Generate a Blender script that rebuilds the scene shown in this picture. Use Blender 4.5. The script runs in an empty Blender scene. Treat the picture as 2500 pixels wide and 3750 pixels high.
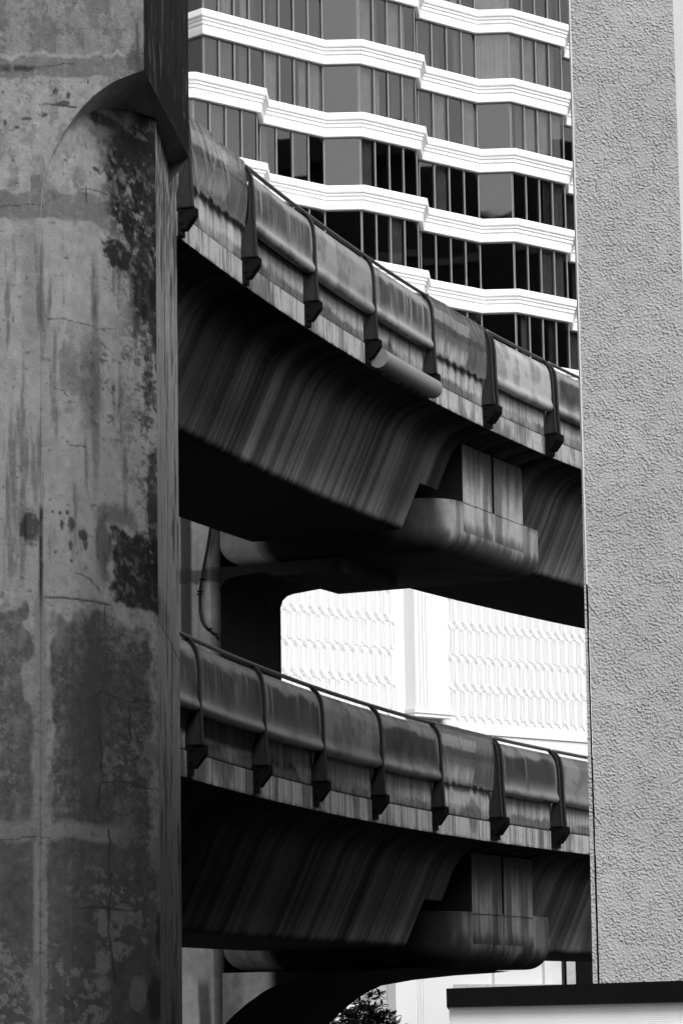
import bpy, math, random
import numpy as np
from mathutils import Vector
random.seed(7)
RNG = np.random.default_rng(11)
C = bpy.context.scene.collection
EYE = 8.0                                     # camera stands 8 m above the street

# ------------------------------------------------------------------ camera
FPX = 11240.0; PITCH = math.radians(9.67); ROLL = 0.016
cF = np.array([0, math.cos(PITCH), math.sin(PITCH)])
_R0 = np.array([1.0, 0, 0]); _U0 = np.array([0, -math.sin(PITCH), math.cos(PITCH)])
cR = _R0*math.cos(ROLL) - _U0*math.sin(ROLL); cU = _U0*math.cos(ROLL) + _R0*math.sin(ROLL)
cam_d = bpy.data.cameras.new("camera"); cam = bpy.data.objects.new("camera", cam_d); C.objects.link(cam)
from mathutils import Matrix
cam.matrix_world = Matrix(((cR[0], cU[0], -cF[0], 0), (cR[1], cU[1], -cF[1], 0), (cR[2], cU[2], -cF[2], EYE), (0, 0, 0, 1)))
cam_d.sensor_fit = 'VERTICAL'; cam_d.sensor_height = 36; cam_d.lens = FPX/3750*36
cam_d.clip_start = 0.5; cam_d.clip_end = 3000
bpy.context.scene.camera = cam

# ------------------------------------------------------------------ sky and sun (bright overcast, greyscale)
SUN_EL, SUN_AZ = 46, 148                       # azimuth clockwise from +Y : behind the camera to the right
w = bpy.data.worlds.new("World"); bpy.context.scene.world = w; w.use_nodes = True
nt = w.node_tree; nt.nodes.clear()
sky = nt.nodes.new('ShaderNodeTexSky'); sky.sky_type = 'NISHITA'; sky.sun_disc = False
sky.sun_elevation = math.radians(SUN_EL); sky.sun_rotation = math.radians(SUN_AZ)
sky.dust_density = 4.0; sky.air_density = 1.0
bw = nt.nodes.new('ShaderNodeRGBToBW'); bg = nt.nodes.new('ShaderNodeBackground'); wo = nt.nodes.new('ShaderNodeOutputWorld')
bg.inputs[1].default_value = 0.14
nt.links.new(sky.outputs[0], bw.inputs[0]); nt.links.new(bw.outputs[0], bg.inputs[0]); nt.links.new(bg.outputs[0], wo.inputs[0])
sd = bpy.data.lights.new("sun", 'SUN'); sun = bpy.data.objects.new("sun", sd); C.objects.link(sun)
sd.energy = 1.5; sd.angle = math.radians(40); sd.color = (1, 1, 1)
az, el = math.radians(SUN_AZ), math.radians(SUN_EL)
sdir = Vector((math.sin(az)*math.cos(el), math.cos(az)*math.cos(el), math.sin(el)))
sun.rotation_euler = sdir.to_track_quat('Z', 'Y').to_euler()
sc = bpy.context.scene
sc.view_settings.view_transform = 'Standard'; sc.view_settings.look = 'None'
sc.view_settings.gamma = 1; sc.view_settings.exposure = 1.05
sc.cycles.max_bounces = 6; sc.cycles.transparent_max_bounces = 8

# ------------------------------------------------------------------ measuring helpers (metres, z relative to the eye)
def ray(x, y): return cF*FPX + cR*(x-1250) + cU*(1875-y)
def onY(x, y, D): d = ray(x, y); return d*(D/d[1])
def onH(x, y, H): d = ray(x, y); return d*(H/d[2])

# ------------------------------------------------------------------ materials
def mat(name, col=.3, rough=.8, attr=False, nscale=6, namp=.15, bump=0, bscale=40, spec=.3, metal=0, streak=0, coat=0):
    m = bpy.data.materials.new(name); m.use_nodes = True; n = m.node_tree.nodes; L = m.node_tree.links
    b = n['Principled BSDF']; b.inputs['Roughness'].default_value = rough; b.inputs['Metallic'].default_value = metal
    b.inputs['Specular IOR Level'].default_value = spec
    tc = n.new('ShaderNodeTexCoord')
    no = n.new('ShaderNodeTexNoise'); no.inputs['Scale'].default_value = nscale; no.inputs['Detail'].default_value = 9; no.inputs['Roughness'].default_value = .65
    mp = n.new('ShaderNodeMapping'); L.new(tc.outputs['Object'], mp.inputs[0]); L.new(mp.outputs[0], no.inputs[0])
    if streak: mp.inputs['Scale'].default_value = (streak, streak, 1)
    mr = n.new('ShaderNodeMapRange'); mr.inputs[1].default_value = .3; mr.inputs[2].default_value = .7
    mr.inputs[3].default_value = 1-namp; mr.inputs[4].default_value = 1+namp; L.new(no.outputs[0], mr.inputs[0])
    mu = n.new('ShaderNodeMath'); mu.operation = 'MULTIPLY'; L.new(mr.outputs[0], mu.inputs[0])
    if attr:
        at = n.new('ShaderNodeAttribute'); at.attribute_name = 'alb'; L.new(at.outputs['Fac'], mu.inputs[1])
    else: mu.inputs[1].default_value = col
    cc = n.new('ShaderNodeCombineColor')
    for i in range(3): L.new(mu.outputs[0], cc.inputs[i])
    L.new(cc.outputs[0], b.inputs['Base Color'])
    if bump:
        nb = n.new('ShaderNodeTexNoise'); nb.inputs['Scale'].default_value = bscale; nb.inputs['Detail'].default_value = 6
        L.new(tc.outputs['Object'], nb.inputs[0])
        bp = n.new('ShaderNodeBump'); bp.inputs['Strength'].default_value = 1; bp.inputs['Distance'].default_value = bump
        L.new(nb.outputs[0], bp.inputs['Height']); L.new(bp.outputs[0], b.inputs['Normal'])
    return m
M = {}
M['conc'] = mat('weathered_concrete', attr=True, nscale=9, namp=.16, bump=.006, bscale=45, rough=.95, spec=.03)
M['web'] = mat('streaked_concrete', attr=True, nscale=14, namp=.16, rough=.95, spec=.03)
M['frp'] = mat('weathered_cover_plastic', attr=True, nscale=4, namp=.06, rough=.42, spec=.4)
M['soffit'] = mat('grimy_shaded_concrete', .03, .95, nscale=1.5, namp=.5, spec=.03)  # grime plus the shade under the decks, both in one dark albedo
M['steel'] = mat('dark_painted_steel', .004, .6, nscale=8, namp=.3, spec=.08)
M['strap'] = mat('grey_painted_steel', .020, .5, nscale=6, namp=.35, spec=.15, streak=6)
M['pipe'] = mat('handrail_steel', .05, .35, spec=.5)
M['tube'] = mat('pale_plastic', .15, .5, nscale=2, namp=.06)
M['white'] = mat('white_render', .80, .8, nscale=.5, namp=.012)
M['frame'] = mat('mullion_aluminium', .17, .4, nscale=2, namp=.1)
M['room'] = mat('room_interior', .03, .9)
M['curtain'] = mat('curtain_cloth', .24, .9, nscale=2, namp=.2)
M['curtain_dim'] = mat('dim_curtain_cloth', .09, .9, nscale=2, namp=.3); M['curtain_pale'] = mat('pale_curtain_cloth', .5, .9, nscale=2, namp=.2)
M['asphalt'] = mat('asphalt', .05, .9, nscale=2, namp=.3)
M['darkwall'] = mat('dark_facade', .06, .7, nscale=.2, namp=.25)
M['midwall'] = mat('grey_render', .30, .8)
M['black'] = mat('black_painted_metal', .003, .7, nscale=3, namp=.2, spec=.05)
M['lattice'] = mat('lattice_render', .575, .85, nscale=.5, namp=.012)
M['lowwhite'] = mat('lower_storey_render', .50, .85, nscale=.5, namp=.02)
M['band'] = mat('smooth_render', .40, .8, nscale=3, namp=.05)
M['leaf'] = mat('leaf', .012, .5, nscale=3, namp=.5, spec=.3)
M['bark'] = mat('bark', .06, .9, nscale=12, namp=.4)
M['cable'] = mat('black_cable', .02, .4)

def stucco_mat():
    m = bpy.data.materials.new('roughcast_stucco'); m.use_nodes = True; n = m.node_tree.nodes; L = m.node_tree.links
    b = n['Principled BSDF']; b.inputs['Roughness'].default_value = .85; b.inputs['Specular IOR Level'].default_value = .15
    tc = n.new('ShaderNodeTexCoord'); mp = n.new('ShaderNodeMapping')
    mp.inputs['Rotation'].default_value = (0, math.radians(-58), 0); mp.inputs['Scale'].default_value = (1.0, 1, 1.15)
    L.new(tc.outputs['Object'], mp.inputs[0])
    a = n.new('ShaderNodeTexNoise'); a.inputs['Scale'].default_value = 52; a.inputs['Detail'].default_value = 1.5; a.inputs['Roughness'].default_value = .4
    L.new(mp.outputs[0], a.inputs[0])
    r = n.new('ShaderNodeValToRGB'); r.color_ramp.elements[0].position = .44; r.color_ramp.elements[1].position = .76; L.new(a.outputs[0], r.inputs[0])
    v = n.new('ShaderNodeTexVoronoi'); v.inputs['Scale'].default_value = 50; v.feature = 'SMOOTH_F1'; v.inputs['Smoothness'].default_value = .3; v.inputs['Randomness'].default_value = 1; L.new(mp.outputs[0], v.inputs[0])
    vr = n.new('ShaderNodeMapRange'); vr.inputs[1].default_value = .15; vr.inputs[2].default_value = .55; vr.inputs[3].default_value = .3; vr.inputs[4].default_value = 0; L.new(v.outputs['Distance'], vr.inputs[0])
    c2 = n.new('ShaderNodeTexNoise'); c2.inputs['Scale'].default_value = 9; c2.inputs['Detail'].default_value = 3; L.new(tc.outputs['Object'], c2.inputs[0])
    cr = n.new('ShaderNodeMapRange'); cr.inputs[1].default_value = .38; cr.inputs[2].default_value = .6; cr.inputs[3].default_value = .35; L.new(c2.outputs[0], cr.inputs[0])
    ad = n.new('ShaderNodeMath'); L.new(r.outputs[0], ad.inputs[0]); L.new(vr.outputs[0], ad.inputs[1])
    ml = n.new('ShaderNodeMath'); ml.operation = 'MULTIPLY'; L.new(ad.outputs[0], ml.inputs[0]); L.new(cr.outputs[0], ml.inputs[1])
    bp = n.new('ShaderNodeBump'); bp.inputs['Strength'].default_value = 1; bp.inputs['Distance'].default_value = .0125
    L.new(ml.outputs[0], bp.inputs['Height']); L.new(bp.outputs[0], b.inputs['Normal'])
    big = n.new('ShaderNodeTexNoise'); big.inputs['Scale'].default_value = 1.2; big.inputs['Detail'].default_value = 5; L.new(tc.outputs['Object'], big.inputs[0])
    mr = n.new('ShaderNodeMapRange'); mr.inputs[3].default_value = .19; mr.inputs[4].default_value = .31; L.new(big.outputs[0], mr.inputs[0])
    cc = n.new('ShaderNodeCombineColor')
    for i in range(3): L.new(mr.outputs[0], cc.inputs[i])
    L.new(cc.outputs[0], b.inputs['Base Color']); return m
M['stucco'] = stucco_mat()

def glass_mat(name, fac, tint):
    m = bpy.data.materials.new(name); m.use_nodes = True; n = m.node_tree.nodes; L = m.node_tree.links; n.remove(n['Principled BSDF'])
    g = n.new('ShaderNodeBsdfGlossy'); g.inputs['Roughness'].default_value = .02; g.inputs['Color'].default_value = (1, 1, 1, 1)
    t = n.new('ShaderNodeBsdfTransparent'); t.inputs['Color'].default_value = (tint, tint, tint, 1)
    x = n.new('ShaderNodeMixShader'); x.inputs[0].default_value = fac
    tc = n.new('ShaderNodeTexCoord'); no = n.new('ShaderNodeTexNoise'); no.inputs['Scale'].default_value = .7; L.new(tc.outputs['Object'], no.inputs[0])
    bp = n.new('ShaderNodeBump'); bp.inputs['Distance'].default_value = .0015; L.new(no.outputs[0], bp.inputs['Height']); L.new(bp.outputs[0], g.inputs['Normal'])
    L.new(t.outputs[0], x.inputs[1]); L.new(g.outputs[0], x.inputs[2]); L.new(x.outputs[0], n['Material Output'].inputs[0]); return m
M['glass'] = glass_mat('tinted_window_glass', .075, .60)

def sheet_mat():
    m = mat('cloudy_plastic_sheet', attr=True, nscale=2.5, namp=.12, rough=.2, spec=.5, bump=.012, bscale=3)
    n = m.node_tree.nodes; L = m.node_tree.links
    t = n.new('ShaderNodeBsdfTransparent'); x = n.new('ShaderNodeMixShader'); x.inputs[0].default_value = .82
    L.new(t.outputs[0], x.inputs[1]); L.new(n['Principled BSDF'].outputs[0], x.inputs[2]); L.new(x.outputs[0], n['Material Output'].inputs[0]); return m
M['sheet'] = sheet_mat()

# ------------------------------------------------------------------ object helpers
def tag(o, label, cat, group=None, kind=None):
    o['label'] = label
    if cat: o['category'] = cat
    if group: o['group'] = group
    if kind: o['kind'] = kind
    return o
def thing(name, label, cat, loc=(0, 0, 0), group=None):
    o = bpy.data.objects.new(name, None); C.objects.link(o); o.location = (loc[0], loc[1], loc[2]); o.empty_display_size = .3
    return tag(o, label, cat, group)
def link(me, name, m, parent=None, smooth=False):
    me.materials.append(m if not isinstance(m, str) else M[m])
    if smooth:
        me.polygons.foreach_set('use_smooth', [True]*len(me.polygons))
    o = bpy.data.objects.new(name, me); C.objects.link(o)
    if parent:
        o.parent = parent
        if parent.type == 'EMPTY': o.matrix_parent_inverse = Matrix.Translation(-parent.location)
    return o
def raw(name, V, Fc, m, parent=None, smooth=False, alb=None):
    """V relative to the eye level; lifted by EYE here"""
    V = np.array(V, float).reshape(-1, 3).copy(); V[:, 2] += EYE
    me = bpy.data.meshes.new(name); me.from_pydata(V.tolist(), [], Fc); me.update()
    if alb is not None:
        a = me.attributes.new('alb', 'FLOAT', 'POINT'); a.data.foreach_set('value', np.asarray(alb, np.float32).ravel())
    return link(me, name, m, parent, smooth)
class MB:
    def __init__(s): s.V = []; s.F = []
    def add(s, V, F):
        k = len(s.V); s.V += [tuple(map(float, v)) for v in V]; s.F += [tuple(i+k for i in f) for f in F]
    def hexa(s, a):     # 8 corners: bottom 4 ccw, top 4
        s.add(a, [(3, 2, 1, 0), (4, 5, 6, 7), (0, 1, 5, 4), (1, 2, 6, 5), (2, 3, 7, 6), (3, 0, 4, 7)])
    def box(s, x0, y0, z0, x1, y1, z1):
        s.hexa([(x0, y0, z0), (x1, y0, z0), (x1, y1, z0), (x0, y1, z0), (x0, y0, z1), (x1, y0, z1), (x1, y1, z1), (x0, y1, z1)])
    def wallbox(s, p, q, z0, z1, th):   # vertical slab along plan line p->q, thickness to the left of p->q
        p = np.array(p[:2], float); q = np.array(q[:2], float); d = (q-p)/np.linalg.norm(q-p); n = np.array([-d[1], d[0]])*th
        a = [p, q, q+n, p+n]
        s.hexa([(v[0], v[1], z0) for v in a]+[(v[0], v[1], z1) for v in a])
    def prism(s, A, B):  # two matching polygons
        n = len(A); s.add(list(A)+list(B), [tuple(range(n))[::-1], tuple(range(n, 2*n))]+[(i, (i+1) % n, n+(i+1) % n, n+i) for i in range(n)])
    def tube(s, pts, r, k=8, cap=True):
        pts = [np.array(p, float) for p in pts]; rs = r if hasattr(r, '__len__') else [r]*len(pts); ring = []
        for i, p in enumerate(pts):
            t = pts[min(i+1, len(pts)-1)]-pts[max(i-1, 0)]; t = t/np.linalg.norm(t)
            a = np.cross(t, [0, 0, 1.0]) if abs(t[2]) < .95 else np.cross(t, [1.0, 0, 0]); a /= np.linalg.norm(a); b = np.cross(a, t)
            ring += [p+rs[i]*(a*math.cos(2*math.pi*j/k)+b*math.sin(2*math.pi*j/k)) for j in range(k)]
        n = len(pts); F = [(i*k+j, i*k+(j+1) % k, (i+1)*k+(j+1) % k, (i+1)*k+j) for i in range(n-1) for j in range(k)]
        if cap: F += [tuple(range(k))[::-1], tuple(range((n-1)*k, n*k))]
        s.add(ring, F)
    def build(s, name, m, parent=None, smooth=False, alb=None): return raw(name, s.V, s.F, m, parent, smooth, alb)
def grid(name, P, m, parent=None, alb=None, smooth=True, closed=False, caps=False):
    """P[r,c] points; closed wraps rows (r); caps close the first and last column"""
    nr, nc = P.shape[:2]; idx = np.arange(nr*nc).reshape(nr, nc)
    A = idx if not closed else np.vstack([idx, idx[:1]])
    q = np.stack([A[:-1, :-1], A[:-1, 1:], A[1:, 1:], A[1:, :-1]], -1).reshape(-1, 4)
    F = [tuple(f) for f in q.tolist()]
    if caps: F += [tuple(idx[:, 0].tolist()), tuple(idx[::-1, -1].tolist())]
    o = raw(name, P.reshape(-1, 3), F, m, parent, smooth, alb)
    if caps:
        for q_ in list(o.data.polygons)[-2:]: q_.use_smooth = False
        o.data.set_sharp_from_angle(angle=math.radians(50))
    return o

# ------------------------------------------------------------------ numpy noise for stains
def _hash(i, j, s):
    v = np.sin(i*127.1+j*311.7+s*74.7)*43758.5453; return v-np.floor(v)
def vn(x, y, s=0):
    i = np.floor(x); j = np.floor(y); u = x-i; v = y-j; u = u*u*(3-2*u); v = v*v*(3-2*v)
    return (_hash(i, j, s)*(1-u)+_hash(i+1, j, s)*u)*(1-v)+(_hash(i, j+1, s)*(1-u)+_hash(i+1, j+1, s)*u)*v
def fbm(x, y, o=5, s=0, g=.5):
    a = 1.; t = 0; n = 0
    for k in range(o): t = t+a*vn(x*2**k, y*2**k, s+k); n += a; a *= g
    return t/n
def sst(a, b, x): t = np.clip((x-a)/(b-a), 0, 1); return t*t*(3-2*t)
def mix(a, b, m): return a*(1-m)+b*m

# ------------------------------------------------------------------ track alignment (upper and lower decks)
QU = (-1.96899226, 0.267196897, 9.14077480e-3, 1.22011202e-4)
QL = (-1.73007640, 0.226766452, 1.22028564e-2, 5.50645706e-5)
class Track:
    def __init__(s, q):
        n = 3000; S = np.linspace(-30, 60, n); Sc = np.clip(S, -8, 30)
        a = q[1]+q[2]*Sc+q[3]*Sc*Sc; ds = S[1]-S[0]
        X = np.concatenate([[0], np.cumsum(np.sin((a[1:]+a[:-1])/2)*ds)]); Y = np.concatenate([[0], np.cumsum(np.cos((a[1:]+a[:-1])/2)*ds)])
        X += q[0]-np.interp(0, S, X); Y += 39-np.interp(0, S, Y); s.S, s.X, s.Y, s.a = S, X, Y, a
    def __call__(s, st, w, z):
        st = np.asarray(st, float); a = np.interp(st, s.S, s.a)
        x = np.interp(st, s.S, s.X)-np.cos(a)*w; y = np.interp(st, s.S, s.Y)+np.sin(a)*w
        return np.stack(np.broadcast_arrays(x, y, np.asarray(z, float)), -1)
TU, TL = Track(QU), Track(QL)

def resample(pts, step):
    """polyline -> points no farther apart than step; returns pts and arclength"""
    out = [np.array(pts[0], float)]
    for a, b in zip(pts[:-1], pts[1:]):
        a = np.array(a, float); b = np.array(b, float); k = max(1, int(math.ceil(np.linalg.norm(b-a)/step)))
        out += [a+(b-a)*i/k for i in range(1, k+1)]
    out = np.array(out); L = np.concatenate([[0], np.cumsum(np.linalg.norm(np.diff(out, axis=0), axis=1))]); return out, L
def sweep(name, T, sec, s0, s1, ds, m, parent, albf=None, step=99, smooth=True, w_of=None):
    """closed section (list of (w,z)) swept along the track"""
    sec, L = resample(list(sec)+[sec[0]], step); sec = sec[:-1]; L = L[:-1]
    S = np.linspace(s0, s1, max(2, int((s1-s0)/ds)+1))
    SS, WW = np.meshgrid(S, sec[:, 0]); _, ZZ = np.meshgrid(S, sec[:, 1]); _, LL = np.meshgrid(S, L)
    P = T(SS, WW, ZZ)
    alb = albf(SS, WW, ZZ, LL) if albf else None
    return grid(name, P, m, parent, alb, smooth, closed=True, caps=True)

# =================================================================== GROUND
g = MB(); g.add([(-1500, -300, -EYE), (1500, -300, -EYE), (1500, 2500, -EYE), (-1500, 2500, -EYE)], [(0, 1, 2, 3)])
tag(g.build('ground', 'asphalt'), 'dark asphalt street far below the viaduct', 'ground', kind='structure')

# =================================================================== VIADUCT DECKS
def parapet_alb(seed):
    def f(S, W, Z0):
        pass
    return f
JOINTS = (13.72, 16.68)
def make_deck(T, pz, sb, seed, so, dirty, dk):
    """pz: handrail height, sb: slab underside height, so: soffit height"""
    edge = sb+.335
    def alb_parapet(S, W, Z, L):
        h = (Z-edge)
        b = .27+.07*(fbm(S*.9, Z*.6, 4, seed)-.5)
        pid = np.floor(S/.305); b = b*(.88+.24*_hash(pid, pid*0, seed+3))
        b = b*(1-.35*sst(.5, .75, fbm(S*14, Z*.8, 4, seed+5)))                     # thin run marks
        hang = .26+.65*sst(.52, .78, fbm(S*.55, S*0, 3, seed+9))*dirty
        g = sst(.0, 1.0, (hang*.55-(h-.02)-.22*(fbm(S*7, Z*5, 4, seed+7)-.35))/.16)
        b = mix(b, .028+.03*fbm(S*30, Z*30, 3, seed), g*(.55+.45*sst(.35, .6, fbm(S*1.3, Z*2, 3, seed+2))))
        gb = sst(.04, -.02, h-.17-.12*(fbm(S*1.6, S*0, 3, seed+41)-.5)-.10*(fbm(S*22, Z*9, 3, seed+42)-.5)); b = mix(b, .035+.09*fbm(S*32, Z*32, 3, seed+43, .7), gb*(.45+.5*sst(.35, .6, fbm(S*1.1, S*0, 2, seed+44))))
        u = np.abs((S/.305) % 1-.5); b = b*(1-.85*sst(.455, .48, u)*(.55+.45*_hash(pid, pid*0, seed+8)))
        b = mix(b, .015, sst(.045, .02, h))
        u2 = sst(.35, .0, np.abs(h-.75)*2.2)
        b = b*(1-.5*sst(.52, .75, fbm(S*5, Z*1.2, 3, seed+15))*u2)
        return np.clip(b, .015, .4)
    def alb_girder(S, W, Z, L):
        t = Z-sb
        # slab edge face
        e = .27+.06*(fbm(S*1.1, Z*3, 4, seed+21)-.5)
        e = e*(1-.6*sst(.50, .72, fbm(S*26, Z*1.2, 4, seed+22))); e = e*(1-.6*sst(.06, .0, Z-sb)*sst(.35, .6, fbm(S*7, S*0, 3, seed+26)))
        e = mix(e, .05, sst(.56, .72, fbm(S*2.2, Z*.8, 4, seed+24))*.7)
        js = np.abs(((S-.95)/2.9) % 1-.5); e = e*(1-.8*sst(.494, .499, js))
        # streaks running down wing and web
        st = fbm(S*3.6+.2*fbm(S*1.1, Z*1.2, 2, seed), L*.04+Z*.03, 3, seed+30)
        st2 = fbm(S*15, Z*.12, 4, seed+31, .6); st3 = fbm(S*48, Z*.25, 2, seed+32)
        k = .55*st+.45*st2
        v = .050+.135*sst(.30, .78, k)*(.6+.6*st3)
        v = v*(1-.5*sst(.40, .30, fbm(S*.9, Z*.2, 2, seed+33)))
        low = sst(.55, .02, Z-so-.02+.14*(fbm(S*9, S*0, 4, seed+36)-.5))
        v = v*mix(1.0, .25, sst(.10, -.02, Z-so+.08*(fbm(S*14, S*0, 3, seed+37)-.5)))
        v = v*(.7+.45*low)*dk  # dk darkens the lower deck's web: its shade put into the albedo
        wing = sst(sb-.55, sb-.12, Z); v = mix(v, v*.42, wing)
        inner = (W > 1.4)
        out = np.where((W < .012) & (t > -.001), e, v)
        return np.clip(np.where(inner, .025, out), .01, .35)
    full = [(0, sb+.33), (0, sb), (.12, sb-.012), (.32, sb-.05), (.5, sb-.13), (.64, sb-.26), (.74, sb-.40), (.82, sb-.57), (.88, sb-.72),
            (1.33, so+.05), (1.38, so), (4.15, so), (4.45, sb-.7), (4.7, sb-.15), (5.0, sb), (5.0, sb+.33)]
    zn = so+.78
    wz = .88+(sb-.72-zn)/(sb-.72-so-.05)*.45
    top = full[:9]+[(wz, zn), (4.35, zn), (4.45, sb-.7), (4.7, sb-.15), (5.0, sb), (5.0, sb+.33)]
    lv = 'upper' if pz > 8 else 'lower'
    o0 = T(4, 2.9, -EYE+0.0); 
    def span(label, a, b, a_end, b_end):
        c = T((a+b)/2, 2.9, so)
        t = thing('viaduct_span', label, 'viaduct span', (c[0], c[1], c[2]+EYE), None)
        sweep('box_girder', T, full, a+(.78 if a_end else 0), b-(.78 if b_end else 0), .03, 'web', t, alb_girder, .05)
        if b_end: sweep('dapped_end', T, top, b-.778, b, .03, 'web', t, alb_girder, .05)
        if a_end: sweep('dapped_end', T, top, a, a+.778, .03, 'web', t, alb_girder, .05)
        sweep('parapet', T, [(.03, pz-.25), (.03, edge+.012), (.2, edge+.012), (.2, pz-.25)], a, b, .02, 'conc', t, alb_parapet, .03)
        sweep('parapet', T, [(4.8, pz-.25), (4.8, edge+.012), (4.97, edge+.012), (4.97, pz-.25)], a, b, .5, 'soffit', t)
        return t
    span('%s deck span curving in behind the big weathered column, with dark streaked box girder' % lv, -9, JOINTS[0]-.01, False, True)
    span('%s deck span running off behind the roughcast wall, right of the pier' % lv, JOINTS[1]+.01, 36, True, False)
    # slab piece over the pier
    c = T(15.2, 2.9, sb)
    t = thing('viaduct_span', 'short %s deck piece directly over the pier between two double posts' % lv, 'viaduct span', (c[0], c[1], c[2]+EYE))
    sl = [(0, sb+.33), (0, sb), (.12, sb-.012), (.35, sb-.05), (.62, sb-.14), (4.8, sb-.14), (5.0, sb), (5.0, sb+.33)]
    sweep('deck_slab', T, sl, JOINTS[0]+.03, JOINTS[1]-.03, .03, 'web', t, alb_girder, .05)
    sweep('parapet', T, [(.03, pz-.25), (.03, edge+.012), (.2, edge+.012), (.2, pz-.25)], JOINTS[0]+.03, JOINTS[1]-.03, .02, 'conc', t, alb_parapet, .03)

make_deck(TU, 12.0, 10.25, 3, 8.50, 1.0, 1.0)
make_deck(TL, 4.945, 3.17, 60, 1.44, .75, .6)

# =================================================================== SAFETY BARRIERS WITH COVERS
def panel_profile():
    # (w,z) from handrail down: hooked top, leaning bulged face, roll, tucked lip
    key = [(.10, -.12), (.05, -.082), (-.005, -.085), (-.045, -.125), (-.085, -.20), (-.105, -.26), (-.118, -.34), (-.128, -.48), (-.132, -.62), (-.128, -.74), (-.135, -.79)]
    for k in range(0, 11):
        a = math.radians(35-k*22); key.append((-.085-.082*math.cos(a), -.885+.085*math.sin(a)))
    key.append((.0, -.945)); key.append((.02, -.93))
    return key
PROF = panel_profile()
def cover(T, pz, a, b, style, seed, parent, tone=1.):
    out, L = resample(PROF, .018); n = len(out)
    dn = np.gradient(out, axis=0); dn /= np.linalg.norm(dn, axis=1)[:, None]+1e-9
    inn = out+np.stack([-dn[:, 1], dn[:, 0]], 1)*.012*(1 if True else -1)
    # make sure the inner skin lies inboard
    if inn[n//3, 0] < out[n//3, 0]: inn = out-(inn-out)
    sec = np.vstack([out, inn[::-1]]); LL = np.concatenate([L, L[::-1]])
    S = np.linspace(a+.015, b-.015, int((b-a)/.02)); SS, LG = np.meshgrid(S, LL); _, WW = np.meshgrid(S, sec[:, 0]); _, ZZ = np.meshgrid(S, sec[:, 1])
    mid = np.sin(np.pi*np.clip((SS-a)/(b-a), 0, 1)); face = sst(.1, .4, LG)*sst(1.1, .75, LG)
    WW = WW-.018*face*mid+.006*face*(fbm(SS*1.5, LG*2, 3, seed)-.5)
    ZZ = ZZ-.012*mid*sst(.7, 1., LG)+.01*(fbm(SS*.8, LG*0, 2, seed+1)-.5)
    b0 = {0: .18, 1: .165, 2: .13, 3: .27}[style % 4]
    alb = b0*(.9+.25*(fbm(SS*.8, LG*1.2, 4, seed+2)))
    top = sst(.24, .17, LG); alb = alb*(1-.25*top)
    st = fbm(SS*13, LG*.7, 4, seed+4)
    if style in (1, 2, 5):   # mould streaks below the crown and black fringe on the roll
        fine = fbm(SS*26, LG*.5, 3, seed+5); start = .24+.16*fbm(SS*2.2, SS*0, 3, seed+6)+.10*(fine-.5)
        m1 = sst(-.01, .05, LG-start)*sst(.90, .66, LG+.12*(fine-.5)); m1 = m1*sst(.30, .50, st*.6+fine*.4+.22*(fbm(SS*.9, LG*.4, 2, seed+7)-.5)+(.14 if style == 5 else .02))
        ends = sst(.0, .25, (SS-a))*sst(.0, .2, (b-SS))
        alb = mix(alb, .026, m1*.88*ends)
        alb = mix(alb, .27, sst(.09, .0, np.abs(LG-.93+.03*(fine-.5)))*.55)
        m2 = sst(-.01, .05, LG-1.0-.09*(fine-.35)-.05*(fbm(SS*3, SS*0, 2, seed+8)-.5))
        alb = mix(alb, .008, m2*.95)
    else:
        alb = mix(alb, alb*.5, sst(.62, .75, fbm(SS*2.5, LG*3, 4, seed+8))*.6)
        alb = mix(alb, .33, sst(.02, .0, np.abs(LG-.31-.02*(SS-a)))*.4)
        alb = mix(alb, .03, sst(.0, .10, LG-1.07-.05*fbm(SS*9, SS*0, 3, seed))*.8)
    alb = alb*(1-.35*sst(.5, .62, fbm(SS*3, LG*2.5, 5, seed+14, .6))); sp = sst(.60, .72, fbm(SS*6, LG*4, 4, seed+12))*sst(.30, .12, LG); alb = mix(alb, .03, sp)
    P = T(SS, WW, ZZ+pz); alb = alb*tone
    return grid('cover_panel', P, 'frp', parent, np.clip(alb, .01, .4), True, closed=True, caps=True)
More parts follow.
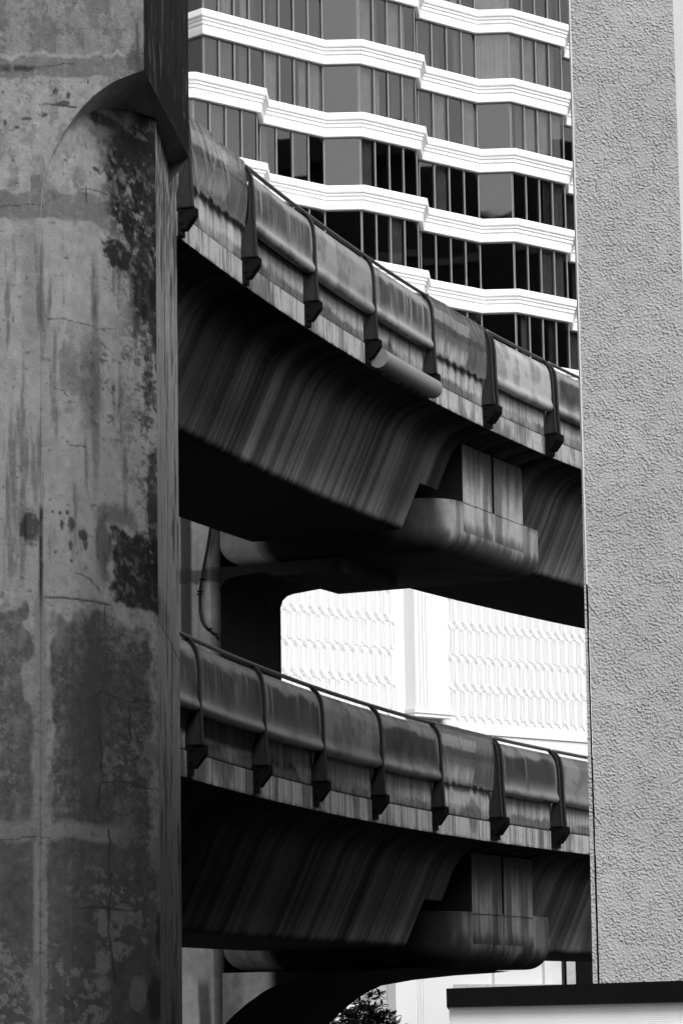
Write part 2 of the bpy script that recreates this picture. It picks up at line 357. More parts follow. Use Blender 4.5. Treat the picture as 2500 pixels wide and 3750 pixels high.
def film(T, pz, a, b, seed, parent, bright):
    nr = 90; S = np.linspace(a+.02, b-.02, 160); V = np.linspace(0, 1, nr); SS, VV = np.meshgrid(S, V)
    hem = .96+.05*(fbm(S*5, S*0, 3, seed)-.5)+.022*np.sign(np.sin(S*19+seed))*sst(.35, .5, fbm(S*3, S*0, 2, seed+1))
    ZZ = .01-VV*hem[None, :]; 
    WW = -.03-.05*np.sin(np.pi*np.minimum(VV*1.1, 1))
    fold = np.sin(SS*5.1+VV*3.7+2.2*fbm(SS*.8, VV*.8, 2, seed+3))*.35+(fbm(SS*1.3+.3*VV, VV*.9, 2, seed+4)-.5); diag = np.sin((SS*2.3-VV*3.1+1.5*fbm(SS, VV, 2, seed+5))*3.0)
    ridge = 1-np.abs(fbm(SS*2.2+VV*1.6, VV*1.1, 3, seed+8)*2-1)
    WW = WW+.022*fold
    uf = (SS-a)/(b-a); wv = VV+.05*np.sin(uf*3+seed)+.10*uf
    alb = .105+.035*(fbm(SS*1.2, VV*1.5, 3, seed+6)-.5)
    alb = mix(alb, .21, sst(.0, .02, wv-.20)*sst(.0, .02, .42-wv)*sst(.0, .03, .70-uf)*.8)
    alb = mix(alb, .055, sst(.0, .02, wv-.42)*sst(.0, .02, .56-wv)*.75)
    alb = mix(alb, .26+.1*bright, sst(.0, .25, wv-.60)*sst(.99, .90, wv)*sst(.0, .05, .80-uf-.15*VV)*(.45+.55*bright)*(.6+.4*sst(.4, .6, fbm(SS*9, VV*.8, 3, seed+9))))
    for q in range(9):
        c0 = _hash(np.float64(q), np.float64(3.), seed)*1.1-.1; sl = (_hash(np.float64(q), np.float64(7.), seed)-.2)*.55
        cr_ = sst(.010, .0, np.abs(uf-c0-sl*VV-.02*np.sin(VV*5+q))); alb = alb*(1-.45*cr_*sst(.0, .2, VV)); WW = WW-.010*sst(.05, 0, np.abs(uf-c0-sl*VV))
    alb = mix(alb, .010, sst(.965, .98, VV)); alb = alb*(1-.3*sst(.09, .07, VV))
    P = T(SS, WW, ZZ+pz); Q = T(SS, WW+.006, ZZ+pz)
    PP = np.vstack([P, Q[::-1]]); al = np.vstack([alb, alb[::-1]])
    o = grid('plastic_sheet', PP, 'sheet', parent, np.clip(al, .015, .4), True, closed=True, caps=True)
    o['label'] = 'wrinkled cloudy plastic sheet with a torn lower hem'; return o
def post(T, pz, s, parent, wd=.075, light=False):
    zt = [-.02, -.07, -.13, -.22, -.40, -.62, -.80, -1.0, -1.2, -1.40]
    ow = [-.0, -.05, -.095, -.125, -.145, -.15, -.155, -.165, -.175, -.185]
    inn = [.04, .0, -.05, -.085, -.105, -.105, -.09, -.03, .01, .03]
    mb = MB()
    def strip(o_, i_, hw):
        for k in range(len(zt)-1):
            c = []
            for kk, ww in ((k+1, o_[k+1]), (k+1, i_[k+1]), (k, i_[k]), (k, o_[k])): c.append((ww, pz+zt[kk]))
            A = [T(s-hw, a[0], a[1]) for a in c]; B = [T(s+hw, a[0], a[1]) for a in c]; mb.prism(A, B)
    strip(ow, inn, .022); strip([a-.014 for a in ow], ow, wd/2); strip([a-.001 for a in inn], [a+.012 for a in inn], wd/2)
    o = mb.build('post', 'strap' if not light else 'strap', parent)
    mb = MB()
    for sg in (-1, 1):
        pr = [(.02, pz-1.385), (-.235, pz-1.385), (-.235, pz-1.485), (-.10, pz-1.66), (.02, pz-1.66)]
        mb.prism([T(s+sg*.062-.012, a, z) for a, z in pr], [T(s+sg*.062+.012, a, z) for a, z in pr])
    pr = [(-.004, pz-1.365), (-.225, pz-1.365), (-.225, pz-1.384), (-.004, pz-1.384)]
    mb.prism([T(s-.09, a, z) for a, z in pr], [T(s+.09, a, z) for a, z in pr])
    pr = [(-.012, pz-1.39), (-.05, pz-1.39), (-.05, pz-1.74), (-.012, pz-1.74)]
    mb.prism([T(s-.09, a, z) for a, z in pr], [T(s+.09, a, z) for a, z in pr])
    pr = [(-.19, pz-1.39), (-.22, pz-1.39), (-.22, pz-1.48), (-.09, pz-1.64), (-.05, pz-1.64), (-.05, pz-1.5)]
    mb.prism([T(s-.05, a, z) for a, z in pr], [T(s+.05, a, z) for a, z in pr])
    for dz in (-1.43, -1.58):
        for sg in (-.085, .085): mb.tube([T(s+sg, -.03, pz+dz), T(s+sg, -.075, pz+dz)], .014, 6)
    mb.build('bracket', 'steel', o)
def barrier(T, pz, posts, bays, label, seed):
    posts = [p-.13 for p in posts]; bays = [(a-.13, b-.13, st) for a, b, st in bays]
    c = T(8, 0, pz-1.4); t = thing('safety_barrier', label, 'barrier', (c[0], c[1], c[2]+EYE))
    for p in posts: post(T, pz, p, t)
    for i, (a, b, st) in enumerate(bays):
        if st < 0: film(T, pz, a, b, seed+i*7, t, 1 if st == -2 else .35)
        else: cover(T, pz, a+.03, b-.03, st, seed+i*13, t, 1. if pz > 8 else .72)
    ends = [-8]+[13.70, 13.80, 16.62, 16.74]+[34]
    for a, b in ((-8, 13.55), (13.67, 16.47), (16.61, 30)):
        mb = MB(); mb.tube([T(x, .0, pz-.012) for x in np.linspace(a, b, int((b-a)/.3)+2)], .030, 10); mb.build('handrail', 'pipe', t, True)
barrier(TU, 12.0, [-2.8, -.16, 2.58, 5.33, 8.08, 10.85, 13.62, 13.80, 16.58, 16.76, 19.6],
        [(-.16, 2.58, -1), (2.58, 5.33, 1), (5.33, 8.08, 0), (8.08, 10.85, 1), (10.85, 13.62, -2), (13.80, 16.58, 3), (16.76, 19.6, 5), (19.6, 22.5, 0)],
        'upper steel barrier hung with bulging covers, in front of the hotel windows', 100)
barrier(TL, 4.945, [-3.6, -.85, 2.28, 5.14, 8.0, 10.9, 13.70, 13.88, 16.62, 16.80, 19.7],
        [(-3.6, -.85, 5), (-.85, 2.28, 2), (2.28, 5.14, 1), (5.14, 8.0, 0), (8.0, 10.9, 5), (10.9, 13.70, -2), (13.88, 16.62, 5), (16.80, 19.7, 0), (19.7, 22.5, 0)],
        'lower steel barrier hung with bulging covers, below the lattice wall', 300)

# pale half-round duct hung under the upper barrier
mb = MB(); th = np.linspace(0, 2*math.pi, 40, endpoint=False)
S = np.linspace(8.02, 10.62, 40); SS, TH = np.meshgrid(S, th)
P = TU(SS, -.17-.158*np.cos(TH), 10.36+.158*np.sin(TH))
tag(grid('drain_duct', P, 'tube', None, None, True, closed=True, caps=True), 'smooth pale round duct hanging below the upper barrier between two brackets', 'duct')

# =================================================================== PIER
a0 = float(np.interp(15.2, TU.S, TU.a)); E0 = TU(15.2, 0, 0)[:2]; tv = np.array([math.sin(a0), math.cos(a0)]); nv = np.array([-math.cos(a0), math.sin(a0)])
def PF(s, w_, z):
    s = np.asarray(s, float)-15.2; w_ = np.asarray(w_, float)
    return np.stack(np.broadcast_arrays(E0[0]+tv[0]*s+nv[0]*w_, E0[1]+tv[1]*s+nv[1]*w_, np.asarray(z, float)), -1)
pc = PF(14.4, 6.2, -EYE)
pier = thing('viaduct_pier', 'stained concrete portal pier carrying both decks, with rounded crossbeams', 'pier', (pc[0], pc[1], 0))
def conc_alb(base, seed, amp=.3, streaks=.5, dark=.3):
    def f(U, V):
        b = base*(1+amp*(fbm(U*1.7, V*1.1, 5, seed)-.5)*2)
        b = b*(1-streaks*sst(.5, .75, fbm(U*9, V*.5, 4, seed+2)))
        b = mix(b, .03, dark*sst(.55, .68, fbm(U*1.2, V*.8, 5, seed+4)))
        return np.clip(b, .012, .7)
    return f
def cap(zb, zt, seed, tone=1., name='cap_beam'):
    """rounded cap: plan outline with corner radii, rounded underside"""
    def outline(i):
        w0 = .6+i; s0 = 13.1+i; s1 = 17.68-i; r1 = max(.75-i, .05); r2 = max(.28-i*.7, .04); pts = []
        we = 4.9-i
        pts += [(s0, x) for x in np.linspace(we, w0+r1, 60)]
        for k in range(1, 16): a = math.radians(90*k/16); pts.append((s0+r1*(1-math.cos(a)), w0+r1*(1-math.sin(a))))
        pts += [(x, w0) for x in np.linspace(s0+r1, s1-r2, 60)]
        for k in range(1, 8): a = math.radians(90*k/8); pts.append((s1-r2*(1-math.cos(a)), w0+r2*(1-math.sin(a)))[::1])
        # fix the order of the second corner
        pts = pts[:len(pts)-7]+[(s1-r2+r2*math.sin(math.radians(90*k/8)), w0+r2-r2*math.cos(math.radians(90*k/8))) for k in range(1, 8)]
        pts += [(s1, x) for x in np.linspace(w0+r2, we, 30)]
        return np.array(pts)
    rows = []; zs = []
    R = .38
    for k in range(0, 13):
        a = math.radians(90*(12-k)/12); rows.append(outline(R*(1-math.cos(a))*1.0)); zs.append(zb+R-R*math.sin(a)*1.0)
    # a runs 90..0: k=0 -> inset R at zb ; k=12 -> inset 0 at zb+R
    n = 40
    for k in range(1, n+1): rows.append(outline(0)); zs.append(zb+R+(zt-zb-R)*k/n)
    rows = np.array(rows); Z = np.array(zs)[:, None]*np.ones(rows.shape[1])[None]
    P = PF(rows[..., 0], rows[..., 1], Z)
    L = np.concatenate([[0], np.cumsum(np.linalg.norm(np.diff(rows[-1], axis=0), axis=1))])
    U = L[None]*np.ones_like(Z)
    al = .185*(1-.5*sst(.45, .7, fbm(U*11, Z*.5, 4, seed)))*(.8+.4*fbm(U*2, Z*2, 4, seed+1))
    front = sst(4.9, 3.9, U)   # far from the end face: deck shade
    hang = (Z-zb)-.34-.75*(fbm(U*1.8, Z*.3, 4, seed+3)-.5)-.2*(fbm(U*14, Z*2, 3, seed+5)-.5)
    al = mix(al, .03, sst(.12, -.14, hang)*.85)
    al = mix(al, .022, sst(4.5, 4.05, U+.35*(fbm(Z*1.2, U*4, 3, seed+21)-.5))*.93)  # shade under the deck painted into the cap's front
    al = al*(1-.5*sst(.12, 0, zt-Z)*sst(.4, .6, fbm(U*4, Z, 3, seed+8)))
    al = mix(al, .42*(1-.3*sst(.4, .7, fbm(U*9, Z*.6, 4, seed+11))), sst(.95, .65, U))  # lit left end of the front, painted paler
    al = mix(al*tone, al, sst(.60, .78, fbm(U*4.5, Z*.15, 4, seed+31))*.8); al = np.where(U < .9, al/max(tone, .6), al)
    m, k = P.shape[:2]; idx = np.arange(m*k).reshape(m, k)
    A = np.hstack([idx, idx[:, :1]]); q = np.stack([A[:-1, :-1], A[:-1, 1:], A[1:, 1:], A[1:, :-1]], -1).reshape(-1, 4)
    F = [tuple(x) for x in q.tolist()]+[tuple(idx[0].tolist()[::-1]), tuple(idx[-1].tolist())]
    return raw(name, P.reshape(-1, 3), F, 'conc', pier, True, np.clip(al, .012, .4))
def end_block(zb, zt, seed, tone=1.):
    f = conc_alb(.24, seed, .25, .5, .3)
    for s0, s1 in ((13.93, 15.26), (15.37, 16.72)):
        S = np.linspace(s0, s1, 60); Z = np.linspace(zb, zt, 110); SS, ZZ = np.meshgrid(S, Z)
        al = f(SS, ZZ)
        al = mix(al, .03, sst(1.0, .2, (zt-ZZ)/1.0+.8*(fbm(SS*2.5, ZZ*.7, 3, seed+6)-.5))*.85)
        if s0 > 15: al = mix(al, .055, sst(.06, .0, np.abs(SS-s0-.18-.1*fbm(ZZ*2, SS*0, 3, seed))-.10)*.7)
        else: al = mix(al, .05, sst(.05, .0, np.abs(SS-s1+.30+.1*(fbm(ZZ*2.2, SS*0, 3, seed+1)-.5))-.09)*.7)
        jz = zb+.51; al = mix(al, .015, sst(.014, .004, np.abs(ZZ-jz+.02*fbm(SS*6, SS*0, 3, seed+2))))
        al = mix(al, .03, sst(.25, .0, ZZ-zb+.2*(fbm(SS*5, SS*0, 3, seed+9)-.5))*.8)
        # front sheet folded round the edges
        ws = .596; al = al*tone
        P = PF(SS, ws, ZZ); left = PF(np.full(110, s0), 3.8, Z)[:, None]; right = PF(np.full(110, s1), 3.8, Z)[:, None]; e0 = PF(np.full(110, s0), ws+.004, Z)[:, None]; e1 = PF(np.full(110, s1), ws+.004, Z)[:, None]
        PP = np.hstack([left, e0, P, e1, right]); AA = np.hstack([al[:, :1]*0+.012, al[:, :1]*0+.012, al, al[:, -1:]*0+.012, al[:, -1:]*0+.012])  # side faces near black: shade of the recess put into the albedo
        m, k = PP.shape[:2]; idx = np.arange(m*k).reshape(m, k); A = np.hstack([idx, idx[:, :1]])
        q = np.stack([A[:-1, :-1], A[:-1, 1:], A[1:, 1:], A[1:, :-1]], -1).reshape(-1, 4)
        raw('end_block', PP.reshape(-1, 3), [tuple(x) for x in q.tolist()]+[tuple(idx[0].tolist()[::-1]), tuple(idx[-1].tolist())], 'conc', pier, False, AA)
    mb = MB(); mb.prism([PF(13.75, a, z) for a, z in ((1.7, zb+.9), (1.7, zt-.003), (3.9, zt-.003), (3.9, zb+.9))], [PF(13.9, a, z) for a, z in ((1.7, zb+.9), (1.7, zt-.003), (3.9, zt-.003), (3.9, zb+.9))]); mb.build('bearing_wall', 'soffit', pier)
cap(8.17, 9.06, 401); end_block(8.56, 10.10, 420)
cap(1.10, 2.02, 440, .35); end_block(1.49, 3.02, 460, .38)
# column and upper lintel
def plate(name, prof, s0, s1, seed, base=.19, step=.06):
    """prism of profile (w,z) between stations, front face gridded with stains"""
    mb = MB(); mb.prism([PF(s0, a, z) for a, z in prof], [PF(s1, a, z) for a, z in prof])
    return mb
col_prof_w = (4.95, 7.4)
def column():
    f = conc_alb(.60, 500, .3, .3, .2)
    W_ = np.linspace(5.1, 7.4, 110); Z = np.linspace(-EYE, 10.2, 420); WW, ZZ = np.meshgrid(W_, Z)
    al = f(WW, ZZ)
    al = mix(al, .05+.02*fbm(WW*9, ZZ*9, 3, 7), sst(.03, -.01, np.abs(WW-5.58+.015*(fbm(ZZ*3, WW*0, 3, 5)-.5))-.10)*sst(3.0, 3.4, ZZ)*.9)
    al = mix(al, .05, sst(.04, 0, np.abs(ZZ-7.98-.1*fbm(WW*4, WW*0, 3, 8))-.10)*.7)
    al = mix(al, .07, sst(.04, -.02, np.abs(WW-4.98-.25-.1*fbm(ZZ*1.3, WW*0, 3, 15))-.10)*sst(1.1, .8, ZZ)*.8)
    front = PF(13.1, WW, ZZ)
    cut = PF(np.full(420, 13.22), 4.95, Z)[:, None]; back = PF(np.full(420, 15.6), 4.95, Z)[:, None]; bl = PF(np.full(420, 15.6), 7.4, Z)[:, None]
    PP = np.hstack([cut, front, bl, back]); AA = np.hstack([al[:, :1]*.0+.03, al, al[:, -1:], al[:, :1]*0+.025])  # inner face and reveal carry painted shade
    m, k = PP.shape[:2]; idx = np.arange(m*k).reshape(m, k); A = np.hstack([idx, idx[:, :1]])
    q = np.stack([A[:-1, :-1], A[:-1, 1:], A[1:, 1:], A[1:, :-1]], -1).reshape(-1, 4)
    raw('column', PP.reshape(-1, 3), [tuple(x) for x in q.tolist()]+[tuple(idx[0].tolist()[::-1]), tuple(idx[-1].tolist())], 'conc', pier, False, AA)
column()
lint = [(4.948, 8.16), (4.948, 7.74), (4.90, 7.86), (4.82, 7.93), (4.70, 7.965), (4.15, 8.02), (3.85, 7.93), (2.6, 7.93), (2.6, 8.16)]
plate('lintel', lint, 13.16, 15.597, 1).build('lintel', 'soffit', pier)
arch = [(4.948, 1.085), (4.948, .12), (4.90, .22), (4.72, .38), (4.5, .545), (4.15, .76), (3.85, .88), (3.2, .97), (2.4, 1.03), (1.6, 1.06), (1.3, 1.085)]
def spandrel():
    # gridded front so the pale render can carry stains
    ws = np.linspace(4.948, 1.3, 130); zl = np.interp(-ws, [-a[0] for a in arch[1:]], [a[1] for a in arch[1:]])
    T_ = np.linspace(0, 1, 30)[:, None]; ZZ = zl[None]*(1-T_)+1.085*T_; WW = np.ones_like(T_)*ws[None]
    al = conc_alb(.60, 540, .35, .2, .5)(WW, ZZ); al = mix(al, .015, sst(4.15, 3.9, WW))  # front darkened past its lit foot: deck shade in the albedo
    Fp = PF(13.13, WW, ZZ); Bp = PF(17.35, WW, ZZ)
    m, k = WW.shape; N = m*k; idx = np.arange(N).reshape(m, k)
    V = np.vstack([Fp.reshape(-1, 3), Bp.reshape(-1, 3)])
    def quads(A, rev=False):
        q = np.stack([A[:-1, :-1], A[:-1, 1:], A[1:, 1:], A[1:, :-1]], -1).reshape(-1, 4)
        return [tuple(x[::-1]) if rev else tuple(x) for x in q.tolist()]
    V = np.vstack([V, V]); F = quads(idx)+quads(idx+N, True); idx = idx+2*N
    for r in (0, m-1): F += [(idx[r, j], idx[r, j]+N, idx[r, j+1]+N, idx[r, j+1]) for j in range(k-1)]
    for c in (0, k-1): F += [(idx[j, c], idx[j+1, c], idx[j+1, c]+N, idx[j, c]+N) for j in range(m-1)]
    raw('arched_haunch', V, [tuple(int(i) for i in f) for f in F], 'conc', pier, False, np.concatenate([al.ravel(), np.full(3*N, .012)]))  # underside and back hold painted shade
spandrel()
mb = MB(); mb.prism([PF(15.603, a, z) for a, z in ((4.95, -EYE), (4.95, 1.08), (7.4, 1.08), (7.4, -EYE))], [PF(17.4, a, z) for a, z in ((4.95, -EYE), (4.95, 1.08), (7.4, 1.08), (7.4, -EYE))]); mb.build('buttress', 'soffit', pier)
# cable pair down the pier column
cb = MB()
for dx, dz in ((0, 0), (.035, .0)):
    pts = []
    for x, y in ((771, 1900), (768, 1940), (757, 2010), (745, 2070), (737, 2120), (731, 2160), (729, 2200), (731, 2240), (736, 2270), (744, 2290), (757, 2305), (775, 2318), (790, 2330), (800, 2345)):
        d = ray(x+dx*170, y-dx*60); c = PF(13.04, 5, 0); k = (c[:2]@tv)/(d[:2]@tv); pts.append(d*k)
    cb.tube(pts, .014, 8)
cab = cb.build('cable', 'cable', None, True); tag(cab, 'black cable pair sagging down the pale pier column behind the lower barrier', 'cable')
for x, y in ((737, 2122), (730, 2166), (728, 2176), (765, 2303), (784, 2322)):
    d = ray(x+3, y); c = PF(13.035, 5, 0); P0 = d*((c[:2]@tv)/(d[:2]@tv)); mb = MB(); mb.box(*(P0-[.05, .02, .012]), *(P0+[.05, .02, .012])); mb.build('cable_clip', 'steel', cab)

# =================================================================== FOREGROUND COLUMN
D0 = 30.0
def XY(px, D, py=1875): p = onY(px, py, D); return np.array([p[0], D])
BXP = [235, 262, 290, 320, 350, 385, 420, 460, 500, 540]; Sx = XY(153, D0); BX = [XY(a, b) for a, b in [(q, 30+1.5*max(0, (q-235)/342.)**1.35) for q in BXP]]; P1 = XY(577, 31.5); P2 = XY(655, 34.0); Gx = XY(614, 32.7)
bc = thing('bridge_column', 'huge stained concrete column with flared head filling the left edge', 'column', (Sx[0]-1, 32, 0))
KX = D0/FPX
def zp(y, D): return onY(300, y, D)[2]
def patch(X, Y, cx, cy, rx, ry, soft=.3, seed=0, amp=.6, sc=.02, p=2):
    """irregular soft blob in surface units"""
    n = fbm(X*sc, Y*sc, 5, seed)-.5; n2 = fbm(X*sc*4, Y*sc*4, 4, seed+9, .7)-.5
    d = (np.abs((X-cx)/rx)**p+np.abs((Y-cy)/ry)**p)**(1./p)+amp*n+amp*.5*n2
    return sst(1+soft, 1-soft, d)
def line(X, Y, pts, wd, seed=0, wob=10):
    """thin irregular crack through points"""
    m = np.zeros_like(X); Xn = X+wob*(fbm(X*.03, Y*.03, 4, seed)-.5)*2; Yn = Y+wob*(fbm(X*.03, Y*.03, 4, seed+5)-.5)*2
    for (x0, y0), (x1, y1) in zip(pts[:-1], pts[1:]):
        dx, dy = x1-x0, y1-y0; t = np.clip(((Xn-x0)*dx+(Yn-y0)*dy)/(dx*dx+dy*dy), 0, 1)
        d = np.hypot(Xn-x0-t*dx, Yn-y0-t*dy); m = np.maximum(m, sst(wd, wd*.3, d))
    return m
def column_face(X, Y):
    """albedo of the plaster: X, Y are surface coordinates in units of 2.67 mm (x right, y down)"""
    f1 = fbm(X*.012, Y*.012, 6, 1, .6); f2 = fbm(X*.05, Y*.05, 5, 2, .65); f3 = fbm(X*.05, Y*.006, 4, 3); f4 = fbm(X*.15, Y*.15, 3, 4)
    f5 = fbm(X*.09, Y*.09, 5, 6, .7); f6 = fbm(X*.02, Y*.012, 6, 8, .65)
    b = .175*(1+.50*(f1-.5)+.40*(f2-.5)+.30*(f3-.5)+.35*(f5-.5)+.15*(f4-.5))
    b = b*(1-.28*sst(.52, .60, f6+.12*(f5-.5)))
    # weathered upper lift
    b = b*mix(1, .78, sst(250, 200, Y+30*(f1-.5)))
    b = mix(b, .085, sst(.55, .66, f2)*sst(260, 160, Y)*.5)
    # smooth repair bands with ragged limits
    e = 22*(fbm(X*.025, Y*0, 4, 11)-.5)*2
    bandA = sst(-6, 6, Y-222-e+X*.03)*sst(6, -6, Y-298-e*.6); b = mix(b, .098*(1+.1*(f4-.5)), bandA*sst(505, 480, X))
    b = mix(b, .20, sst(-4, 4, Y-206-e)*sst(4, -4, Y-222-e)*.6*sst(480, 460, X))
    b = mix(b, .03, patch(X, Y, 70, 263, 90, 12, .6, 13, 1.2))
    b = mix(b, .185, sst(0, 8, Y-300-e*.6)*sst(420, 380, Y)*sst(430, 350, X)*sst(.35, .55, f2)*.7)
    eb = 30*(fbm(X*.02, Y*0, 4, 15)-.5)*2
    bandB = sst(-5, 5, Y-735-eb+np.where(X > 110, 60, 0)*sst(170, 150, X))*sst(5, -5, Y-838-eb*.7); b = mix(b, .095*(1+.12*(f4-.5)), bandB*sst(440, 390, X))
    # the pale middle lift
    b = mix(b, .185*(1+.16*(f1-.5)+.1*(f3-.5)), sst(825, 870, Y+eb)*sst(2260, 2200, Y)*.75)
    b = mix(b, .12, patch(X, Y, 120, 1100, 36, 260, .5, 17)*.7)
    # centre run-off streak
    b = mix(b, .075, patch(X, Y, 352, 1400, 15, 420, .5, 19, .5, .01)*.8)
    b = mix(b, .070, patch(X, Y, 330, 1430, 42, 170, .5, 21, .9)*.85)
    b = mix(b, .065, patch(X, Y, 255, 1400, 30, 160, .3, 23, 1.4)*.6)
    b = mix(b, .05, sst(.60, .70, f2)*patch(X, Y, 430, 1430, 130, 170, .5, 25, 1.)*.8)
    # black algae
    b = mix(b, .009, patch(X, Y, 530, 690, 135, 320, .25, 27, .6, .012)*(.80+.20*sst(.25, .55, f2))*(1-.75*sst(.58, .66, fbm(X*.04, Y*.022, 5, 78, .65))))
    b = mix(b, .014, patch(X, Y, 500, 470, 120, 90, .6, 28, .7)*.9); b = mix(b, .008, patch(X, Y, 560, 380, 70, 190, .5, 30, .7)*.9)
    b = mix(b, .012, patch(X, Y, 440, 915, 62, 62, .15, 29, 1.0, .03)*.97)
    b = mix(b, .014, patch(X, Y, 540, 990, 46, 150, .2, 31, 1.1, .03)*.93)
    b = mix(b, .03, patch(X, Y, 568, 1130, 18, 90, .3, 33, .8)*.9)
    b = mix(b, .022, patch(X, Y, 560, 1820, 24, 190, .2, 35, .8, .03)*.9)
    b = mix(b, .05, patch(X, Y, 440, 1900, 60, 40, .4, 36, 1.2)*.7)
    sq = sst(-10, 10, X-410-34*(fbm(Y*.03, X*.02, 5, 41, .6)-.5)*2)*sst(-12, 12, Y-1950-46*(fbm(X*.04, Y*.02, 5, 42, .6)-.5)*2)*sst(8, -8, Y-2230-14*(fbm(X*.04, Y*0, 4, 44)-.5)*2)
    b = mix(b, .011*(1+2.2*sst(.5, .75, f2)), sq*.97)
    b = mix(b, .055, patch(X, Y, 380, 2030, 26, 130, .35, 43, 1.)*.85)
    b = mix(b, .028, patch(X, Y, 113, 1985, 36, 62, .25, 45, .7, .04)*.92)
    b = mix(b, .018, sst(9, 3, np.abs(X-152-3*(fbm(Y*.02, X*0, 3, 47)-.5)))*sst(1880, 1930, Y)*sst(2430, 2250, Y)*.95)
    for cx, cy, rx, ry in ((228, 1975, 7, 20), (262, 1970, 14, 26), (305, 2000, 18, 20), (312, 2025, 9, 30), (260, 2045, 8, 18), (205, 2072, 5, 6), (262, 2103, 5, 7), (195, 1925, 6, 5), (221, 1930, 6, 9), (247, 1928, 7, 8)):
        b = mix(b, .03, patch(X, Y, cx, cy, rx, ry, .25, cx, .9, .06)*.9)
    b = mix(b, .04, line(X, Y, [(280, 2142), (330, 2155), (350, 2180), (368, 2190)], 5, 51)*.8)
    # lift joint and the blotched lower lifts
    b = mix(b, .03, line(X, Y, [(165, 2236), (260, 2240), (400, 2236)], 7, 53, 6)*.85)
    low = sst(-10, 10, Y-2290-50*(fbm(X*.02, Y*0, 4, 55)-.5)*2)
    midc = sst(-8, 10, X-195-26*(fbm(Y*.012, X*.01, 5, 57)-.5)*2)*sst(10, -10, X-545-30*(fbm(Y*.015, X*0, 5, 58)-.5)*2)
    lft = sst(10, -10, X-112-50*(fbm(Y*.012, X*.01, 5, 59)-.5)*2)
    mott = sst(.30, .60, fbm(X*.014, Y*.010, 5, 61, .6)+.0002*(Y-2300)); spk = sst(.60, .72, fbm(X*.07, Y*.07, 4, 62, .7))
    dk = .066*(1+.6*(f2-.5)); spk = np.maximum(spk, sst(.54, .60, fbm(X*.035, Y*.03, 6, 64, .68))); dk = mix(dk, .135, spk*.85*sst(.66, .40, fbm(X*.009, Y*.006, 3, 63)))
    b = b*mix(1, .80, sst(2250, 2700, Y))
    b = mix(b, dk*.72*(1+1.3*(f5-.5)), np.clip(low*np.maximum(midc, lft*.85), 0, 1)*(.62+.38*mott))
    b = mix(b, .038, patch(X, Y, 350, 2480, 42, 250, .5, 65, .6, .01)*.7)
    b = mix(b, .038, patch(X, Y, 300, 2750, 70, 200, .5, 66, .8, .01)*.6)
    # pale cross of clean render
    b = mix(b, .125, sst(26, -4, np.abs(Y-3073-14*(fbm(X*.02, Y*0, 4, 67)-.5)*2)-20)*sst(520, 380, X+60*(f2-.5))*.85)
    b = mix(b, .125, sst(16, -4, np.abs(X-150-8*(fbm(Y*.02, X*0, 4, 68)-.5)*2)-14)*sst(2200, 2300, Y)*mix(.85, .45, sst(3000, 3400, Y)))
    d2 = sst(-12, 12, Y-3112-16*(fbm(X*.03, Y*0, 4, 69)-.5)*2)
    b = mix(b, .052*(1+.7*(f2-.5)+.5*(f1-.5)), d2*np.maximum(sst(0, 10, X-168-12*(f2-.5)*2), sst(8, -8, X-128+Y*.0))*sst(590, 560, X+14*(f2-.5))*.9)
    for cx, cy, rx, ry in ((372, 3390, 18, 55), (450, 3365, 44, 42), (505, 3370, 12, 30), (372, 3530, 26, 42), (420, 3485, 20, 30), (375, 3610, 24, 28), (500, 3640, 30, 70), (560, 3150, 18, 40), (140, 3600, 40, 60), (60, 3080, 60, 40)):
        b = mix(b, .105, patch(X, Y, cx, cy, rx, ry, .15, cx+3, .7, .03)*.85)
    b = mix(b, .12, sst(.56, .62, fbm(X*.04, Y*.04, 5, 71, .7))*sst(3100, 3300, Y)*sst(.45, .6, fbm(X*.006, Y*.005, 2, 72))*.8)
    b = mix(b, .018, patch(X, Y, 582, 3430, 22, 90, .3, 73, .9, .03)*.9); b = mix(b, .02, patch(X, Y, 560, 3660, 26, 80, .3, 74, .9, .03)*.9)
    for pts, wd in (([(350, 2590), (375, 2560), (440, 2575), (480, 2585), (540, 2565)], 5), ([(280, 3345), (400, 3340), (430, 3345), (500, 3340)], 5), ([(395, 3060), (400, 3200), (395, 3420), (415, 3600)], 5),
                    ([(365, 2700), (372, 2880), (350, 2990)], 5), ([(470, 2600), (475, 2740)], 4), ([(375, 2890), (430, 2880), (570, 2895)], 4), ([(320, 690), (320, 750)], 4), ([(300, 705), (400, 690)], 4),
                    ([(0, 788), (90, 785), (160, 788)], 3), ([(150, 406), (210, 405), (287, 416)], 6), ([(380, 2250), (385, 2330)], 3), ([(0, 265), (120, 262), (280, 248)], 3), ([(170, 1450), (230, 1480), (250, 1500)], 2.5),
                    ([(170, 1210), (350, 1218), (420, 1200)], 2.5), ([(240, 1675), (330, 1680)], 2.5), ([(345, 610), (370, 620), (395, 575)], 4), ([(435, 400), (436, 460), (400, 560)], 3), ([(0, 3098), (180, 3097)], 3)):
        b = mix(b, .025, line(X, Y, pts, wd, int(pts[0][0]), 9)*.85)
    for cx, cy, rx, ry in ((100, 458, 16, 8), (18, 468, 6, 12), (62, 490, 9, 7), (160, 445, 16, 9), (330, 318, 3, 10), (10, 355, 4, 5), (205, 355, 10, 12), (232, 400, 26, 10), (255, 372, 8, 14), (355, 612, 14, 9), (240, 612, 6, 3), (275, 594, 5, 3), (48, 615, 4, 4), (350, 405, 12, 34), (395, 410, 70, 22)):
        b = mix(b, .03, patch(X, Y, cx, cy, rx, ry, .3, cx+5, .8, .05)*.88)
    rt = sst(380, 560, X+60*(f1-.5)); b = mix(b, .02, rt*sst(400, 520, Y)*sst(2300, 1500, Y)*sst(.46, .56, f5*.5+f6*.5)*.8)
